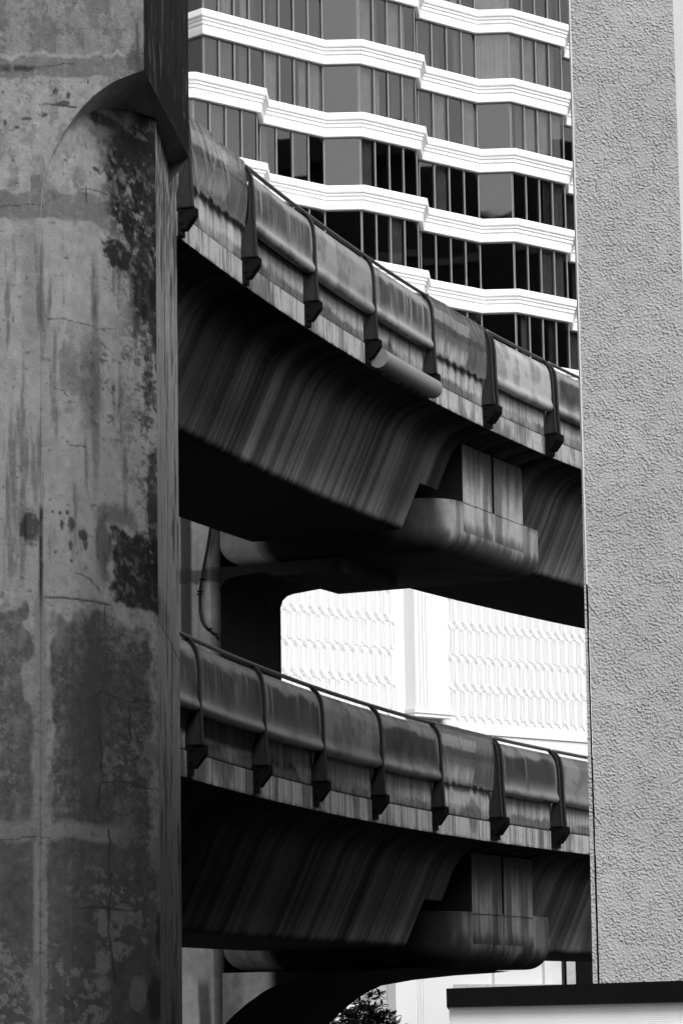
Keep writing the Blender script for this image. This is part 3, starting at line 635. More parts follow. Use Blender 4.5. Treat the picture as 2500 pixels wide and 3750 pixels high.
    b = mix(b, .05, sst(.55, .66, f5*.5+f1*.5)*.40*np.maximum(sst(700, 300, Y), sst(1800, 2300, Y))); b = b*(1-.45*sst(.52, .70, fbm(X*.035, Y*.0035, 5, 76, .6))*sst(850, 1000, Y)*sst(2230, 2100, Y))
    b = mix(b, .21, sst(.60, .68, fbm(X*.045, Y*.03, 5, 75, .65))*.22*sst(2300, 2150, Y))
    pit = sst(.80, .86, vn(X*.06, Y*.06, 81))*sst(.5, .6, f2); b = mix(b, .05, pit*.6)
    return np.clip(b, .010, .30)
def face_grid(name, A, B, z0, z1, mapU, D, alf, parent, step=.011, smooth=False):
    A = np.array(A); B = np.array(B); ln = np.linalg.norm(B-A); nu = int(ln/step)+2; nz = int((z1-z0)/step)+2
    U = np.linspace(0, 1, nu); Z = np.linspace(z1, z0, nz); UU, ZZ = np.meshgrid(U, Z)
    P = np.stack([A[0]+(B[0]-A[0])*UU, A[1]+(B[1]-A[1])*UU, ZZ], -1)
    al = alf(UU, ZZ); return P, al
# design coordinates: y-units measured down the face from the top edge of the frame
ZTOP = onY(300, 0, D0)[2]; ZBOT = onY(300, 3750, D0)[2]
def yu(Z, D=D0): return (ZTOP*D/D0-Z)/(ZTOP-ZBOT)*3750*D0/D
def solid_face(name, pts, z0, z1, alfs, parent, m='conc'):
    """vertical faces through plan points pts, each with its own albedo function of (u 0..1, z)"""
    for (A, B), f in zip(zip(pts[:-1], pts[1:]), alfs): pass
def strip_mesh(name, plan, z0, z1, step, alf, parent, m='conc', zlow=None):
    """one mesh: dense vertical wall through plan polyline (dense), closed behind"""
    nz = int((z1-z0)/step)+2; Z = np.linspace(z1, z0, nz)
    cols = []; seg = []; uu = []
    for i, (A, B) in enumerate(zip(plan[:-1], plan[1:])):
        A = np.array(A); B = np.array(B); n = int(np.linalg.norm(B-A)/step)+2
        for k in range(n): cols.append(A+(B-A)*k/(n-1)); seg.append(i); uu.append(k/(n-1))
    cols = np.array(cols); seg = np.array(seg); uu = np.array(uu)
    P = np.zeros((nz, len(cols), 3)); P[..., 0] = cols[None, :, 0]; P[..., 1] = cols[None, :, 1]; P[..., 2] = Z[:, None]
    SG = np.broadcast_to(seg, (nz, len(cols))); UU = np.broadcast_to(uu, (nz, len(cols))); ZZ = P[..., 2]
    al = alf(SG, UU, ZZ)
    back = [(plan[-1][0]-.0, plan[-1][1]+.01), (plan[0][0], plan[-1][1]+.01)]
    ex = np.zeros((nz, 1, 3)); ex[..., 0] = plan[0][0]; ex[..., 1] = plan[-1][1]; ex[..., 2] = Z[:, None]
    P = np.hstack([P, ex]); al = np.hstack([al, al[:, :1]])
    m_, k_ = P.shape[:2]; idx = np.arange(m_*k_).reshape(m_, k_); A = np.hstack([idx, idx[:, :1]])
    q = np.stack([A[:-1, :-1], A[1:, :-1], A[1:, 1:], A[:-1, 1:]], -1).reshape(-1, 4)
    return raw(name, P.reshape(-1, 3), [tuple(x) for x in q.tolist()]+[tuple(idx[0].tolist()), tuple(idx[-1].tolist()[::-1])], m, parent, False, al)
def side_alb(U, Z, y, seed, base=.12):
    X = U*60
    f = fbm(X*.22, y*.006, 5, seed, .6); g_ = fbm(X*.5, y*.012, 4, seed+1, .6)
    b = base*(.7+.6*f)*(.8+.4*g_)
    b = mix(b, .03, sst(.58, .68, fbm(X*.16, y*.005, 4, seed+3, .6)+.10*(g_-.5))*.8)
    return b
FX0 = XY(-90, D0)
def shaft_alb(SG, U, Z):
    y = yu(Z); Xd = np.interp(SG+U, np.arange(13), [-90, 153]+BXP+[577])
    a = column_face(Xd, y)
    sb_ = side_alb(U+SG, Z, y, 90+0*1, .22); gl = sst(.03, .0, np.abs(np.where(SG == 13, 1-U, U)))
    sb_ = sb_*(1-.75*gl)
    sb_ = mix(sb_, .03, sst(1000, 500, y)*sst(.35, .6, fbm(U*8, y*.01, 4, 95))*.8); sb_ = sb_*mix(1, .62, sst(2400, 3300, y))
    sb_ = mix(sb_, .02, line((SG-12+U)*40, y, [(0, 2255), (36, 2262), (80, 2300)], 4, 97, 3)*.8)
    return np.where(SG < 12, a, np.clip(sb_, .012, .3))
shf = strip_mesh('column_shaft', [FX0, Sx]+BX+[P1, Gx, P2], -1.0, onY(300, -260, D0)[2], .012, shaft_alb, bc)
shf.data.polygons.foreach_set('use_smooth', [True]*len(shf.data.polygons)); shf.data.set_sharp_from_angle(angle=math.radians(9))
mb = MB(); mb.prism([(FX0[0], D0, -EYE), (Sx[0], D0, -EYE), (P1[0], P1[1], -EYE), (P2[0], P2[1], -EYE), (FX0[0], P2[1], -EYE)], [(FX0[0], D0, -1.003), (Sx[0], D0, -1.003), (P1[0], P1[1], -1.003), (P2[0], P2[1], -1.003), (FX0[0], P2[1], -1.003)])
mb.build('column_foot', 'soffit', bc)
# flared head: front plane cut by an arch, extruded backwards
arc = [(528, 261), (480, 277), (430, 297), (395, 317), (363, 340), (338, 361), (316, 383), (300, 400), (287, 416), (267, 443), (249, 469), (229, 500), (210, 536), (196, 561), (184, 588), (175, 615), (167, 646), (161, 670), (157, 694), (154, 740), (152, 800), (150, 900)]
def head():
    a3 = np.array([onY(x, y, D0) for x, y in arc]); aX, aZ = a3[:, 0], a3[:, 2]
    Xr = aX[0]; Xl = FX0[0]; zt = 11.6
    # front: columns over X, rows from top to arch (or to the deep bottom left of the seam)
    nx = 190; Xl = aX[-1]; X = np.linspace(aX[-1], Xr, nx)
    zl = np.where(X <= aX[-1], aZ[-1], np.interp(X, aX[::-1], aZ[::-1])); nz = 420
    T_ = np.linspace(0, 1, nz)[:, None]; ZZ = zt*(1-T_)+zl[None]*T_; XX = np.ones_like(T_)*X[None]
    Yf = D0-.035; Pf = np.stack([XX, np.full_like(XX, Yf), ZZ], -1)
    px = 153+(XX-Sx[0])/KX; y = yu(ZZ); al = column_face(px, y)
    al = mix(al, .03, sst(14, 0, np.abs(px-518-10*(fbm(y*.03, px*0, 4, 5)-.5)))*sst(60, 120, y)*.7)
    al = mix(al, .045, patch(px, y, 505, 235, 26, 50, .3, 7, .9, .05)*.8)
    # side face going back with stains
    Yb = 33.12; dX = (XY(691, Yb, 300)[0]-Xr); ny = 240
    V_ = np.linspace(0, 1, ny); VV, ZZs = np.meshgrid(V_, np.linspace(zt, aZ[0], nz))
    Ps = np.stack([Xr+dX*VV, Yf+(Yb-Yf)*VV, ZZs], -1); ys = yu(ZZs); als = side_alb(VV*2.6, ZZs, ys, 120, .085)
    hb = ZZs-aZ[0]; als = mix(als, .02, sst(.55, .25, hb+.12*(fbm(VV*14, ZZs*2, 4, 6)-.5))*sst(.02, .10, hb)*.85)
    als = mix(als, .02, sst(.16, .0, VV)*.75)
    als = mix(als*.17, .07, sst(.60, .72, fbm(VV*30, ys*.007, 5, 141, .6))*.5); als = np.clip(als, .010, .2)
    # soffit: extrude the arch
    nd = 60; K = np.linspace(0, 1, nd)[:, None]; Xa = X; za = zl
    Xs = Xa[None]+dX*K*sst(0, 1, (Xa-aX[-1])/(Xr-aX[-1]))[None]; Yd = Yf+(Yb-Yf)*K*np.ones_like(Xa)[None]
    Pu = np.stack([Xs, Yd, np.broadcast_to(za, Yd.shape)], -1); alu = .60*(.3+fbm(Xs*6, Yd*2, 5, 8))*mix(1, .35, sst(.0, .5, K*np.ones_like(Xs))*0+sst(0, 1, (Xs-Xs.min())/(Xs.max()-Xs.min())))
    V = []; F = []; A = []
    for P_, a_ in ((Pf, al), (Ps, als), (Pu, alu)):
        m_, k_ = P_.shape[:2]; idx = np.arange(m_*k_).reshape(m_, k_)+sum(len(v) for v in V)
        q = np.stack([idx[:-1, :-1], idx[1:, :-1], idx[1:, 1:], idx[:-1, 1:]], -1).reshape(-1, 4); F += [tuple(x) for x in q.tolist()]
        V.append(P_.reshape(-1, 3)); A.append(a_.ravel())
    k = sum(len(v) for v in V); zc = aZ[-1]
    V.append(np.array([(Xl, Yf, zt), (Xr, Yf, zt), (Xr+dX, Yb, zt), (Xl, Yb, zt), (Xl, Yb, zc), (Xr+dX, Yb, aZ[0]), (Xl, Yf, zc)])); A.append(np.full(7, .08))
    F += [(k, k+1, k+2, k+3), (k+3, k+2, k+5, k+4), (k, k+3, k+4, k+6)]
    raw('column_head', np.vstack(V), F, 'conc', bc, False, np.clip(np.concatenate(A), .01, .45))
head()
strip_mesh('front_pilaster', [np.array([FX0[0], D0-.035]), np.array([onY(150, 900, D0)[0]-.0005, D0-.035]), np.array([onY(150, 900, D0)[0]-.0005, D0-.002])], -1.0, 11.6, .012,
           lambda SG, U, Z: column_face(np.where(SG == 0, -90+240*U, 150), yu(Z)), bc)

# =================================================================== HOTEL TOWER
def offset_path(P, d):
    """shift an open plan polyline inwards (to its left) by d with mitres"""
    P = np.array(P, float); D = np.diff(P, axis=0); D /= np.linalg.norm(D, axis=1)[:, None]; N = np.stack([-D[:, 1], D[:, 0]], 1); out = [P[0]+N[0]*d]
    for i in range(1, len(P)-1):
        n = N[i-1]+N[i]; out.append(P[i]+n*d/(1+N[i-1]@N[i]))
    out.append(P[-1]+N[-1]*d); return np.array(out)
HL3 = 41.9
pix = [(718, 263), (976, 324), (985, 364), (1196, 413), (1330, 410), (1558, 464), (1565, 500), (1761, 546), (1885, 542), (2098, 593)]
core = [onH(x, y, HL3)[:2] for x, y in pix]
dA = np.array([math.sin(math.radians(49.6)), math.cos(math.radians(49.6))]); dB = np.array([1., -.02]); dC = np.array([math.sin(math.radians(4)), math.cos(math.radians(4))])
right = [core[-1]+dC*1.62]; right.append(right[-1]+dA*3.45); right.append(right[-1]+dB*1.68); right.append(right[-1]+dA*3.9)
left = [core[0]-dB*1.68]; left.append(left[-1]-dA*3.45); left.append(left[-1]-dC*1.6); left.append(left[-1]-dA*3.9); left = left[::-1]
path_lo = left+core+right
cn = onH(740, 32, 45.35)[:2]; cl = cn+np.array([-.72, .69])*9
path_hi = [cl, cn]+core[3:]+right
def zat(px, py, D): return onY(px, py, D)[2]
Dh = core[7][1]
ys = [36, 290, 546, 802, 1061]; zs = [zat(1761, y, Dh) for y in ys]; fh = (zs[0]-zs[-1])/4
levels = [zs[0]+2*fh, zs[0]+fh]+zs+[zs[-1]-fh*k for k in range(1, 6)]
far = thing('high_rise', 'tall dark high-rise far behind the viewpoint, mirrored in the flat hotel panes', 'building', (8, -160, 0))
mb = MB(); mb.box(-26, -175, -EYE, 48, -150, 118); mb.box(-10, -172, 118, 20, -153, 124); mb.build('walls', 'darkwall', far)
tower = thing('hotel_tower', 'white hotel tower with sawtooth dark glass floors and moulded white bands', 'tower', (2, 150, 0))
prof = [(.55, 0), (0, 0), (0, -.285), (.022, -.295), (.022, -.325), (.09, -.35), (.085, -.40), (.10, -.46), (.165, -.50), (.15, -.56), (.165, -.63), (.235, -.67), (.22, -.72), (.235, -.80), (.20, -.815), (.27, -1.06), (.60, -1.06)]
def band(path, z):
    rings = [offset_path(path, d) for d, _ in prof]; n = len(path); V = []; F = []
    for (d, dz), r in zip(prof, rings): V += [(p[0], p[1], z+dz) for p in r]
    k = len(prof)
    for i in range(k):
        j = (i+1) % k
        for c in range(n-1): F.append((i*n+c, j*n+c, j*n+c+1, i*n+c+1))
    raw('floor_band', V, F, 'white', tower)
    g_ = MB()   # vertical joints at mid-segment
    P = offset_path(path, 0)
    for a, b in zip(P[:-1], P[1:]):
        if np.linalg.norm(b-a) > 3:
            d = (b-a)/np.linalg.norm(b-a); m_ = a+d*np.linalg.norm(b-a)*.55; nn = np.array([d[1], -d[0]])*.002; q = m_+nn
            g_ = MB(); g_.wallbox(q, q+d*.022, z-.285, z-.002, .004); g_.build('panel_joint', 'midwall', tower)
rnd = random.Random(5)
def floor_windows(path, ztop, zbot, li):
    gp = offset_path(path, .46)
    for si, (a, b) in enumerate(zip(gp[:-1], gp[1:])):
        ln = np.linalg.norm(b-a)
        if ln < .3: continue
        d = (b-a)/ln; nn = np.array([-d[1], d[0]]); ang = math.degrees(math.atan2(d[0], d[1]))
        isA = ln > 2.6; k = 4 if isA and ln < 6 else (8 if ln > 6 else 1)
        mb = MB()
        for i in range(k):
            t1, t2, t3 = rnd.uniform(-.010, .010), rnd.uniform(-.010, .010), rnd.uniform(-.007, .007); qa = a+d*ln*i/k; qb = a+d*ln*(i+1)/k
            c8 = [(qa+nn*(t1+.012), zbot), (qb+nn*(t2+.012), zbot), (qb+nn*(t2+.024), zbot), (qa+nn*(t1+.024), zbot), (qa+nn*(t1+t3+.012), ztop), (qb+nn*(t2+t3+.012), ztop), (qb+nn*(t2+t3+.024), ztop), (qa+nn*(t1+t3+.024), ztop)]
            mb.hexa([(v[0], v[1], z) for v, z in c8])
        win = mb.build('window', 'glass', tower)
        mb = MB()
        for i in range(1, k):
            q = a+d*ln*i/k-nn*.05; wd = .075; mb.wallbox(q-d*wd/2, q+d*wd/2, zbot+.001, ztop-.001, .05)
        q = a-nn*.03; mb.wallbox(q, q+d*.045, zbot+.001, ztop-.001, .028)
        q = b-nn*.03; mb.wallbox(q-d*.045, q, zbot+.001, ztop-.001, .028)
        mb.wallbox(a-nn*.025, b-nn*.025, ztop-.06, ztop-.001, .022)
        mb.build('window_frame', 'frame', win)
        # cloth behind the panes
        cols = []; F = []; base = 0; V = []
        for i in range(k):
            if ang > 20 or k == 1:
                if rnd.random() < ((.8 if li < 4 else .4) if isA else (.6 if li < 3 else 0)):
                    u0 = ln*i/k+.05; u1 = ln*(i+1)/k-.05
                    if rnd.random() < .5 and isA: 
                        if rnd.random() < .5: u1 = u0+(u1-u0)*rnd.uniform(.35, .7)
                        else: u0 = u1-(u1-u0)*rnd.uniform(.35, .7)
                    n = 26; us = np.linspace(u0, u1, n); off = .16+.035*np.sin(us*rnd.uniform(28, 40)+rnd.random()*6)+.02*np.sin(us*11)
                    for u, o_ in zip(us, off):
                        p = a+d*u+nn*o_; V += [(p[0], p[1], zbot+.0), (p[0], p[1], ztop-.02)]
                    F = [(2*j, 2*j+2, 2*j+3, 2*j+1) for j in range(n-1)]; raw('curtain', V, F, ('curtain', 'curtain_dim', 'curtain_pale')[rnd.choice((0, 1, 2, 2) if li < 4 else (0, 0, 1, 1))], win, True); V = []

for i, z in enumerate(levels):
    hi = z > HL3+1.5
    band(path_hi if hi else path_lo, z)
    if i < len(levels)-1: floor_windows(path_hi if hi else path_lo, z-1.06, levels[i+1]-.01, i)
# dark core behind the glass, set back a room's depth
ip = offset_path(path_lo, 3.2); mb = MB(); zb = levels[-1]-1.06
poly = [(p[0], p[1]) for p in ip[::1]]; ext = [(poly[-1][0], poly[-1][1]+14), (poly[0][0]-4, poly[0][1]+34)]
core_poly = [(-20, 152), (-9, 139), (-3.2, 142.5), (5, 149.5), (14, 156), (22, 164), (22, 190), (-20, 190)]
mb.prism([(x, y, zb) for x, y in core_poly], [(x, y, levels[0]) for x, y in core_poly]); mb.build('building_core', 'room', tower)
for i, z in enumerate(levels):   # floor slabs
    hi = z > HL3+1.5; pth = offset_path(path_hi if hi else path_lo, .53)
    pl = [tuple(p) for p in pth]+[(22, 175), (-18, 175)]
    mb = MB(); mb.prism([(x, y, z-1.0) for x, y in pl], [(x, y, z-.05) for x, y in pl]); mb.build('floor_slab', 'room', tower)
# stem down to the podium
pl = [tuple(p) for p in offset_path(path_lo, 1.2)]+[(22, 175), (-18, 175)]
mb = MB(); mb.prism([(x, y, -EYE) for x, y in pl], [(x, y, zb-.003) for x, y in pl]); mb.build('lower_storeys', 'midwall', tower)

# office block across the street, mirrored in the hotel glass
blk = thing('office_block', 'dark office block across the street mirrored in the hotel windows', 'building', (95, 120, 0))
mb = MB(); mb.box(72, 60, -EYE, 120, 190, 60.3); mb.box(70, 84, 60.3, 100, 106, 64.5); mb.box(70, 122, 60.3, 100, 131, 62.6); mb.box(74, 140, 60.3, 100, 150, 61.8); mb.build('walls', 'darkwall', blk)
mb = MB()
for k in range(14):
    z = -4+k*4.4; mb.box(71.6, 62, z, 71.99, 188, z+.5)
mb.build('ledge', 'midwall', blk)

# =================================================================== PODIUM WITH LATTICE RELIEF
DP = 125.0
pa = math.radians(47.2); dP = np.array([math.sin(pa), math.cos(pa)]); nP = np.array([-dP[1], dP[0]])   # nP points inwards (away from the viewer)
O = XY(1613, DP, 2300)
def on_pod(x, y, back=0.0):
    """distance along the podium wall and height of the point seen at that direction"""
    d = ray(x, y); o = O+nP*back; A = np.array([[d[0], -dP[0]], [d[1], -dP[1]]]); t, u = np.linalg.solve(A, o); return u, d[2]*t
def PW(u, back, z): q = O+dP*u+nP*back; return (q[0], q[1], z)
pod = thing('hotel_podium', 'brilliant white podium wall with raised hexagon lattice, seen between the decks', 'building', (O[0], O[1], 0))
uL, _ = on_pod(1020, 2300); uR = 12.5; zc0 = on_pod(1650, 2662)[1]; zt_p = on_pod(1613, 2050)[1]+1.5
def pslab(mb, u0, u1, b0, b1, z0, z1):
    mb.hexa([PW(u0, b0, z0), PW(u1, b0, z0), PW(u1, b1, z0), PW(u0, b1, z0), PW(u0, b0, z1), PW(u1, b0, z1), PW(u1, b1, z1), PW(u0, b1, z1)])
uA = on_pod(1448, 2300)[0]; uB = on_pod(1513, 2300, -.5)[0]; uC = on_pod(1612, 2300)[0]; uA2 = on_pod(1478, 2300, 0)[0]
mb = MB(); pslab(mb, uL-4, 15, 0, 8, zc0, 24); mb.build('wall', 'lattice', pod)
# pilaster with angled flank and grooves
mb = MB(); zb_p = on_pod(1560, 2605)[1]
def pp(u, b, z): return PW(u, b, z)
f0 = uA2; f1 = f0+.12; f2 = uC-.02
A_ = [(f0, -.002), (f1, -.50), (f2-.05, -.50), (f2, -.002)]
mb.prism([pp(u, b, zb_p) for u, b in A_], [pp(u, b, 20) for u, b in A_])
for k, g0 in enumerate((.22, .42, .60)): pslab(mb, f1+g0, f1+g0+.05, -.54, -.502, zb_p, 20)
pslab(mb, f0-.05, f2+.02, -.60, -.001, zb_p-.16, zb_p-.003)
pslab(mb, f0-.02, f2+.01, -.56, -.001, zb_p-.30, zb_p-.163)
mb.build('pilaster', 'lattice', pod)
mb = MB(); zl0 = on_pod(1800, 2680)[1]; zl1 = on_pod(1800, 2688)[1]
pslab(mb, uL-4, 15, -.06, -.001, zl1-.06, zl0-.04); mb.build('cornice', 'lattice', pod)
RH = 1.27; row0 = on_pod(1725, 2300)[1]
def lattice(u0, u1, ph):
    mb = MB(); p = .505; hw = .40*p; bw_ = .026; dp = .03
    def bar(ua, za, ub, zb_):
        dp = .026 if abs(ub-ua) < 1e-6 else .030
        L = math.hypot(ub-ua, zb_-za); nx, nz = -(zb_-za)/L*bw_/2, (ub-ua)/L*bw_/2
        q = [(ua+nx, za+nz), (ua-nx, za-nz), (ub-nx, zb_-nz), (ub+nx, zb_+nz)]
        A = [PW(a, -dp, z) for a, z in q]; B = [PW(a, -.0005, z) for a, z in q]; mb.prism(A, B)
    z = row0
    for r in range(-3, 4):
        zc = row0+(r+.5)*RH; n = int((u1-u0)/p)
        for i in range(-1, n+1):
            for sft, hwk, vz, az in ((0, hw, .36, .56), (.5 if r % 2 else .0, hw*.62, .33, .44)):
                c = u0+(i+.5+sft)*p
                if c-hwk < u0 or c+hwk > u1: continue
                v = RH*vz; ap = RH*az
                if zc-ap < zc0+.15: 
                    pass
                pts = [(c-hwk, zc-v), (c-hwk, zc+v), (c, zc+ap), (c+hwk, zc+v), (c+hwk, zc-v), (c, zc-ap)]
                for k in range(6):
                    (a1, z1), (a2, z2) = pts[k], pts[(k+1) % 6]
                    if min(z1, z2) < zc0+.22: continue
                    bar(a1, z1, a2, z2)
    mb.build('lattice_relief', 'lattice', pod)
lattice(uL-3, uA, 0); lattice(uC+.15, 12.0, 0)
# storeys below the lattice
z35 = on_pod(1700, 3604)[1]
zmid = on_pod(1700, 3440)[1]
mb = MB(); pslab(mb, uL-4, 15, .6, 8, -EYE, zmid-.003); mb.build('lower_wall', 'lowwhite', pod)
mb = MB(); pslab(mb, uL-4, 15, .0, 8, zmid, zc0-.003); mb.build('plain_wall', 'lattice', pod)
mb = MB(); ux0 = on_pod(1640, 3600)[0]; ux1 = on_pod(2062, 3600)[0]
pslab(mb, ux0, ux1, .25, .598, z35-.25, z35); mb.build('sill', 'midwall', pod)
for xa, xb in ((1838, 1876), (2022, 2050)):
    mb = MB(); pslab(mb, on_pod(xa, 3560)[0], on_pod(xb, 3560)[0], .45, .597, z35+.004, zmid-.006); mb.build('pier_strip', 'lowwhite', pod)
mb = MB()
for xa in (1690, 1879): u = on_pod(xa, 3560)[0]; pslab(mb, u, u+.04, .58, .597, z35+.004, zmid-.006)
mb.build('panel_joint', 'midwall', pod)
mb = MB(); pslab(mb, on_pod(1430, 3650)[0], on_pod(1640, 3650)[0]-.01, -.3, .597, -EYE, zmid-.01); 
for xa in (1528, 1537, 1547): u = on_pod(xa, 3650, -.3)[0]; pslab(mb, u, u+.03, -.33, -.301, -EYE, zmid-.01)
mb.build('pilaster', 'lowwhite', pod)
mb = MB(); pslab(mb, on_pod(1366, 3690)[0], on_pod(1430, 3690)[0]-.01, .2, .597, -EYE, zmid-.01); mb.build('grey_bay', 'midwall', pod)  # plain grey bay left of the pilaster

# grey service column and black block right of the podium, under the lower deck
mb = MB(); a_, b_ = XY(2074, 112, 3560), XY(2106, 112, 3560); mb.box(a_[0], 112, -EYE, b_[0], 114, 4.0); g1 = XY(2066, 111.9, 3560)
mb.build('walls_dummy', 'midwall') if False else None
svc = thing('service_shaft', 'narrow grey shaft standing under the lower deck beside the roughcast wall', 'shaft', (a_[0], 113, 0))
mb.build('shaft_wall', 'midwall', svc)
mb = MB(); mb.box(XY(2067, 112, 3560)[0], 112.3, -EYE, a_[0]-.003, 113.8, 4.0); mb.build('shadow_gap', 'black', svc)
mb = MB(); mb.box(b_[0]+.003, 112.2, -EYE, b_[0]+6, 118, 4.0); mb.build('dark_bay', 'black', svc)  # black solid filling the dark void beside the shaft

# =================================================================== ROUGHCAST WALL ON THE RIGHT
DW = 20.0
Wl = XY(2143, DW, 1875); Wr = XY(2481, DW, 500); zw0 = -3.0; zw1 = 9.5
rw = thing('roughcast_wall', 'tall grey roughcast wall with smooth corner trim along the right edge', 'wall', (Wl[0]+.3, DW, 0))
Xl = XY(2143, DW, 1875)[0]; Xr = XY(2482, DW, 600)[0]
mb = MB(); fp = [(Xl, DW), (Xr, DW), (Xr, DW+1.2), (Xl*(DW+1.2)/DW+.02, DW+1.2)]
mb.prism([(x, y, -EYE) for x, y in fp], [(x, y, zw1) for x, y in fp]); mb.build('stucco_face', 'stucco', rw)
mb = MB(); fp = [(Xl*(DW+1.2)/DW+.03, DW+1.203), (16, DW+1.203), (16, 42), (Xl*42/DW+.15, 42)]
mb.prism([(x, y, -EYE) for x, y in fp], [(x, y, 11.5) for x, y in fp]); mb.build('unseen_light_block', 'darkwall', rw)  # unseen mass added to keep light off the lower deck
mb = MB(); mb.box(Xr+.002, DW+.02, -EYE, Xr+.105, DW+1.2, zw1); mb.build('smooth_trim', 'band', rw)
mb = MB(); mb.box(Xr+.107, DW+.0, onY(2490, 115, DW)[2], Xr+9, DW+1.2, zw1); mb.build('upper_stucco', 'stucco', rw)
mb = MB(); mb.box(Xr+.107, DW+.3, -EYE, Xr+9, DW+1.2, onY(2490, 115, DW)[2]-.003); mb.build('recessed_wall', 'band', rw)
# leaning return strip beside the open joint
t0 = onY(2125.5, 1290, DW); t1 = onY(2172, 3590, DW); xs = Xl-.0125
kx = (t1[0]-t0[0])/(t1[2]-t0[2]); zs_ = t0[2]+(xs-.001-t0[0])/kx if kx else 0
def xe(z): return min(t0[0]+kx*(z-t0[2]), xs-.0012)
za_ = -2.2; zb_ = t0[2]-.05
mb = MB(); mb.hexa([(xe(za_), DW+.003, za_), (xs, DW+.003, za_), (xs+.078, DW+.9, za_), (xe(za_)+.074, DW+.9, za_), (xe(zb_), DW+.003, zb_), (xs, DW+.003, zb_), (xs+.078, DW+.9, zb_), (xe(zb_)+.074, DW+.9, zb_)])
mb.build('return_strip', 'stucco', rw)
mb = MB(); mb.box(Xl-.012, DW-.004, onY(2160, 2140, DW)[2], Xl-.001, DW+.1, zw1); mb.build('corner_bead', 'band', rw)
mb = MB(); mb.box(Xl-.0115, DW+.02, -EYE, Xl-.001, DW+.11, onY(2160, 2145, DW)[2]); mb.build('open_joint', 'black', rw)

# =================================================================== CABIN WITH BLACK ROOF EDGE
DK = 17.5
def K(x, y, D=DK): return onY(x, y, D)
cabn = thing('site_cabin', 'ribbed pale metal cabin with flat black roof edge at bottom right', 'cabin', (K(1640, 3700)[0]+1, DK, 0))
L0 = K(1633, 3620); R0_ = K(2600, 3587, 17.2); Lb = K(1633, 3687); Rb = K(2600, 3667, 17.2)
mb = MB(); ty, by = L0[2], Lb[2]
def lr(t, z0_, z1_, dy): return (L0[0]+(R0_[0]-L0[0])*t, DK+(17.2-DK)*t+dy, z0_+(z1_-z0_)*t)
def bl_(z): return (L0[0]*(DK+2)/DK+.01, DK+2, z)
mb.hexa([lr(0, Lb[2], Rb[2], 0), lr(1, Lb[2], Rb[2], 0), lr(1, Lb[2], Rb[2], 2), bl_(Lb[2]), lr(0, L0[2], R0_[2], 0), lr(1, L0[2], R0_[2], 0), lr(1, L0[2], R0_[2], 2), bl_(L0[2])])
mb.build('roof_edge', 'black', cabn)
mb = MB(); n = 170; x0 = K(1645, 3700)[0]
M['ribbed'] = mat('ribbed_metal', .70, .5, nscale=1.5, namp=.05)
ztop_l, ztop_r = Lb[2]-.004, Rb[2]-.004
pr = []; pitch = .0102
V = []; F = []
rows = 200
for i in range(rows):
    zz = -i*pitch
    for k, (o_, dz) in enumerate(((0.0, 0), (0.0, -.0066), (0.003, -.0072), (0.003, -.0096))):
        V += [(x0, DK+.06+o_, ztop_l+zz+dz), (R0_[0], 17.2+.06+o_, ztop_r+zz+dz)]
nn_ = len(V)//2; F = [(2*i, 2*i+2, 2*i+3, 2*i+1) for i in range(nn_-1)]
k = len(V); V += [(x0*1.115, DK+1.9, ztop_l), (R0_[0], 17.2+1.9, ztop_r), (x0*1.115, DK+1.9, ztop_l-rows*pitch), (R0_[0], 17.2+1.9, ztop_r-rows*pitch)]
F += [tuple([2*i for i in range(nn_)]+[k+2, k])[::-1], (k, k+2, k+3, k+1)]
raw('ribbed_wall', V, F, 'ribbed', cabn)
mb = MB(); mb.box(x0, 17.6, -EYE, R0_[0], 19.3, ztop_l-rows*pitch-.003); mb.build('plinth', 'midwall', cabn)

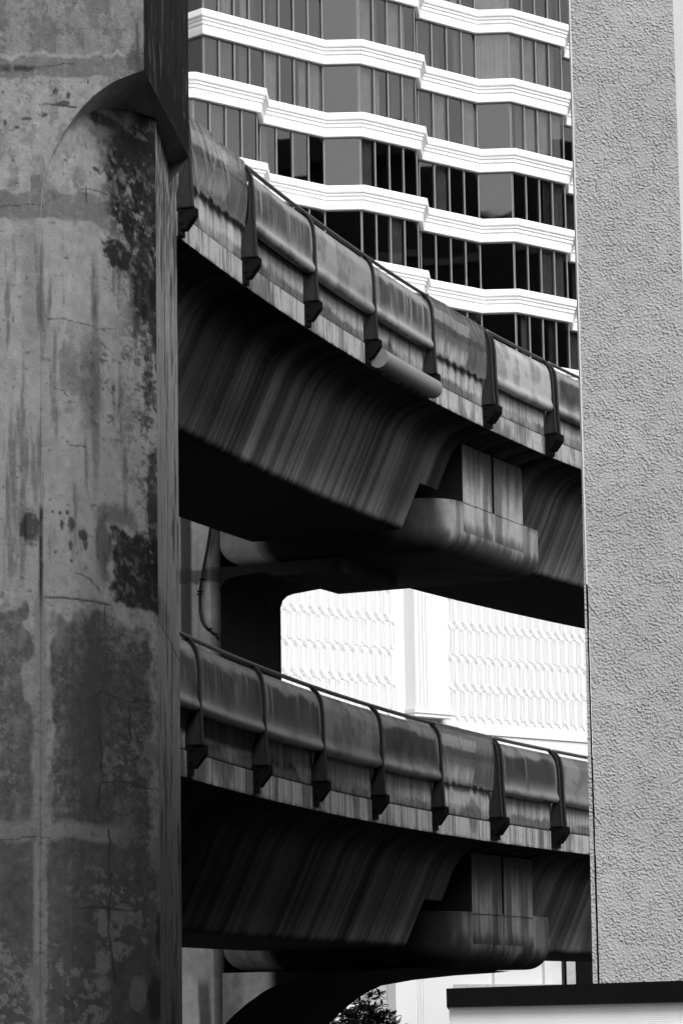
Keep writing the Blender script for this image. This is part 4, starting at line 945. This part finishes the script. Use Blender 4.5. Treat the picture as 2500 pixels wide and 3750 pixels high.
# =================================================================== TREE
def tree():
    D = 72.0; c = onY(1305, 3750, D); cx, cz = c[0], c[2]-.78
    t = thing('street_tree', 'dark broad-leaved tree crown rising below the arched pier', 'tree', (cx, D, 0))
    mb = MB(); r = random.Random(3)
    mb.tube([(cx+.1, D, -EYE), (cx, D, -EYE+2.5), (cx-.1, D+.1, cz-1.6), (cx-.05, D, cz-.3), (cx, D, cz+.6)], [.22, .17, .12, .07, .03], 10)
    tips = []
    lobes = [(-.55, .0, .62, .75), (.30, .1, .95, .62), (.75, -.2, .50, .55), (0, .3, .3, 1.1), (-.9, .2, -.2, 1.0), (.6, .4, -.4, 1.1), (-.2, -.5, .1, .9), (-1.15, .0, .35, .5), (-.75, -.2, .75, .4), (.1, -.2, .85, .45), (.95, 0, .2, .5), (.8, .1, .45, .4)]
    for i in range(360):
        lx, ly, lz, lr_ = lobes[i % len(lobes)]
        while True:
            v = np.array([r.uniform(-1, 1) for _ in range(3)])
            if .35 < np.linalg.norm(v) < 1: break
        p = np.array([cx+lx, D+ly, cz+lz])+v*lr_*np.array([1, 1, .85]); tips.append(p)
    for i, p in enumerate(tips[::2]):
        b0 = np.array([cx, D, cz-.6+r.uniform(-.5, .5)]); m_ = (b0+p)/2+np.array([0, 0, .15]); mb.tube([b0, m_, p], [.03, .018, .007], 5, False)
    mb.build('trunk', 'bark', t)
    V = []; F = []
    for p in tips:
        nl = r.randint(11, 17)
        for k in range(nl):
            a = k*2.4+r.random(); el_ = r.uniform(-.5, 1.1); L = r.uniform(.13, .21); wd = L*.19
            d = np.array([math.cos(a)*math.cos(el_), math.sin(a)*math.cos(el_), math.sin(el_)]); sd_ = np.cross(d, [r.uniform(-.4, .4), r.uniform(-.4, .4), 1]); sd_ /= np.linalg.norm(sd_); up = np.cross(sd_, d)
            o = p+np.array([r.gauss(0, .03), r.gauss(0, .03), r.gauss(0, .03)])+d*.02; b_ = len(V)
            V += [o, o+d*L*.35+sd_*wd+up*.008, o+d*L*.75+sd_*wd*.85-up*.004, o+d*L-up*.02, o+d*L*.75-sd_*wd*.85-up*.004, o+d*L*.35-sd_*wd+up*.008, o+d*L*.5-up*.012]
            F += [(b_, b_+1, b_+6, b_+5), (b_+1, b_+2, b_+4+2, ), (b_+6, b_+2, b_+3, b_+4), (b_+5, b_+6, b_+4)]
    raw('crown', V, F, 'leaf', t)
tree()
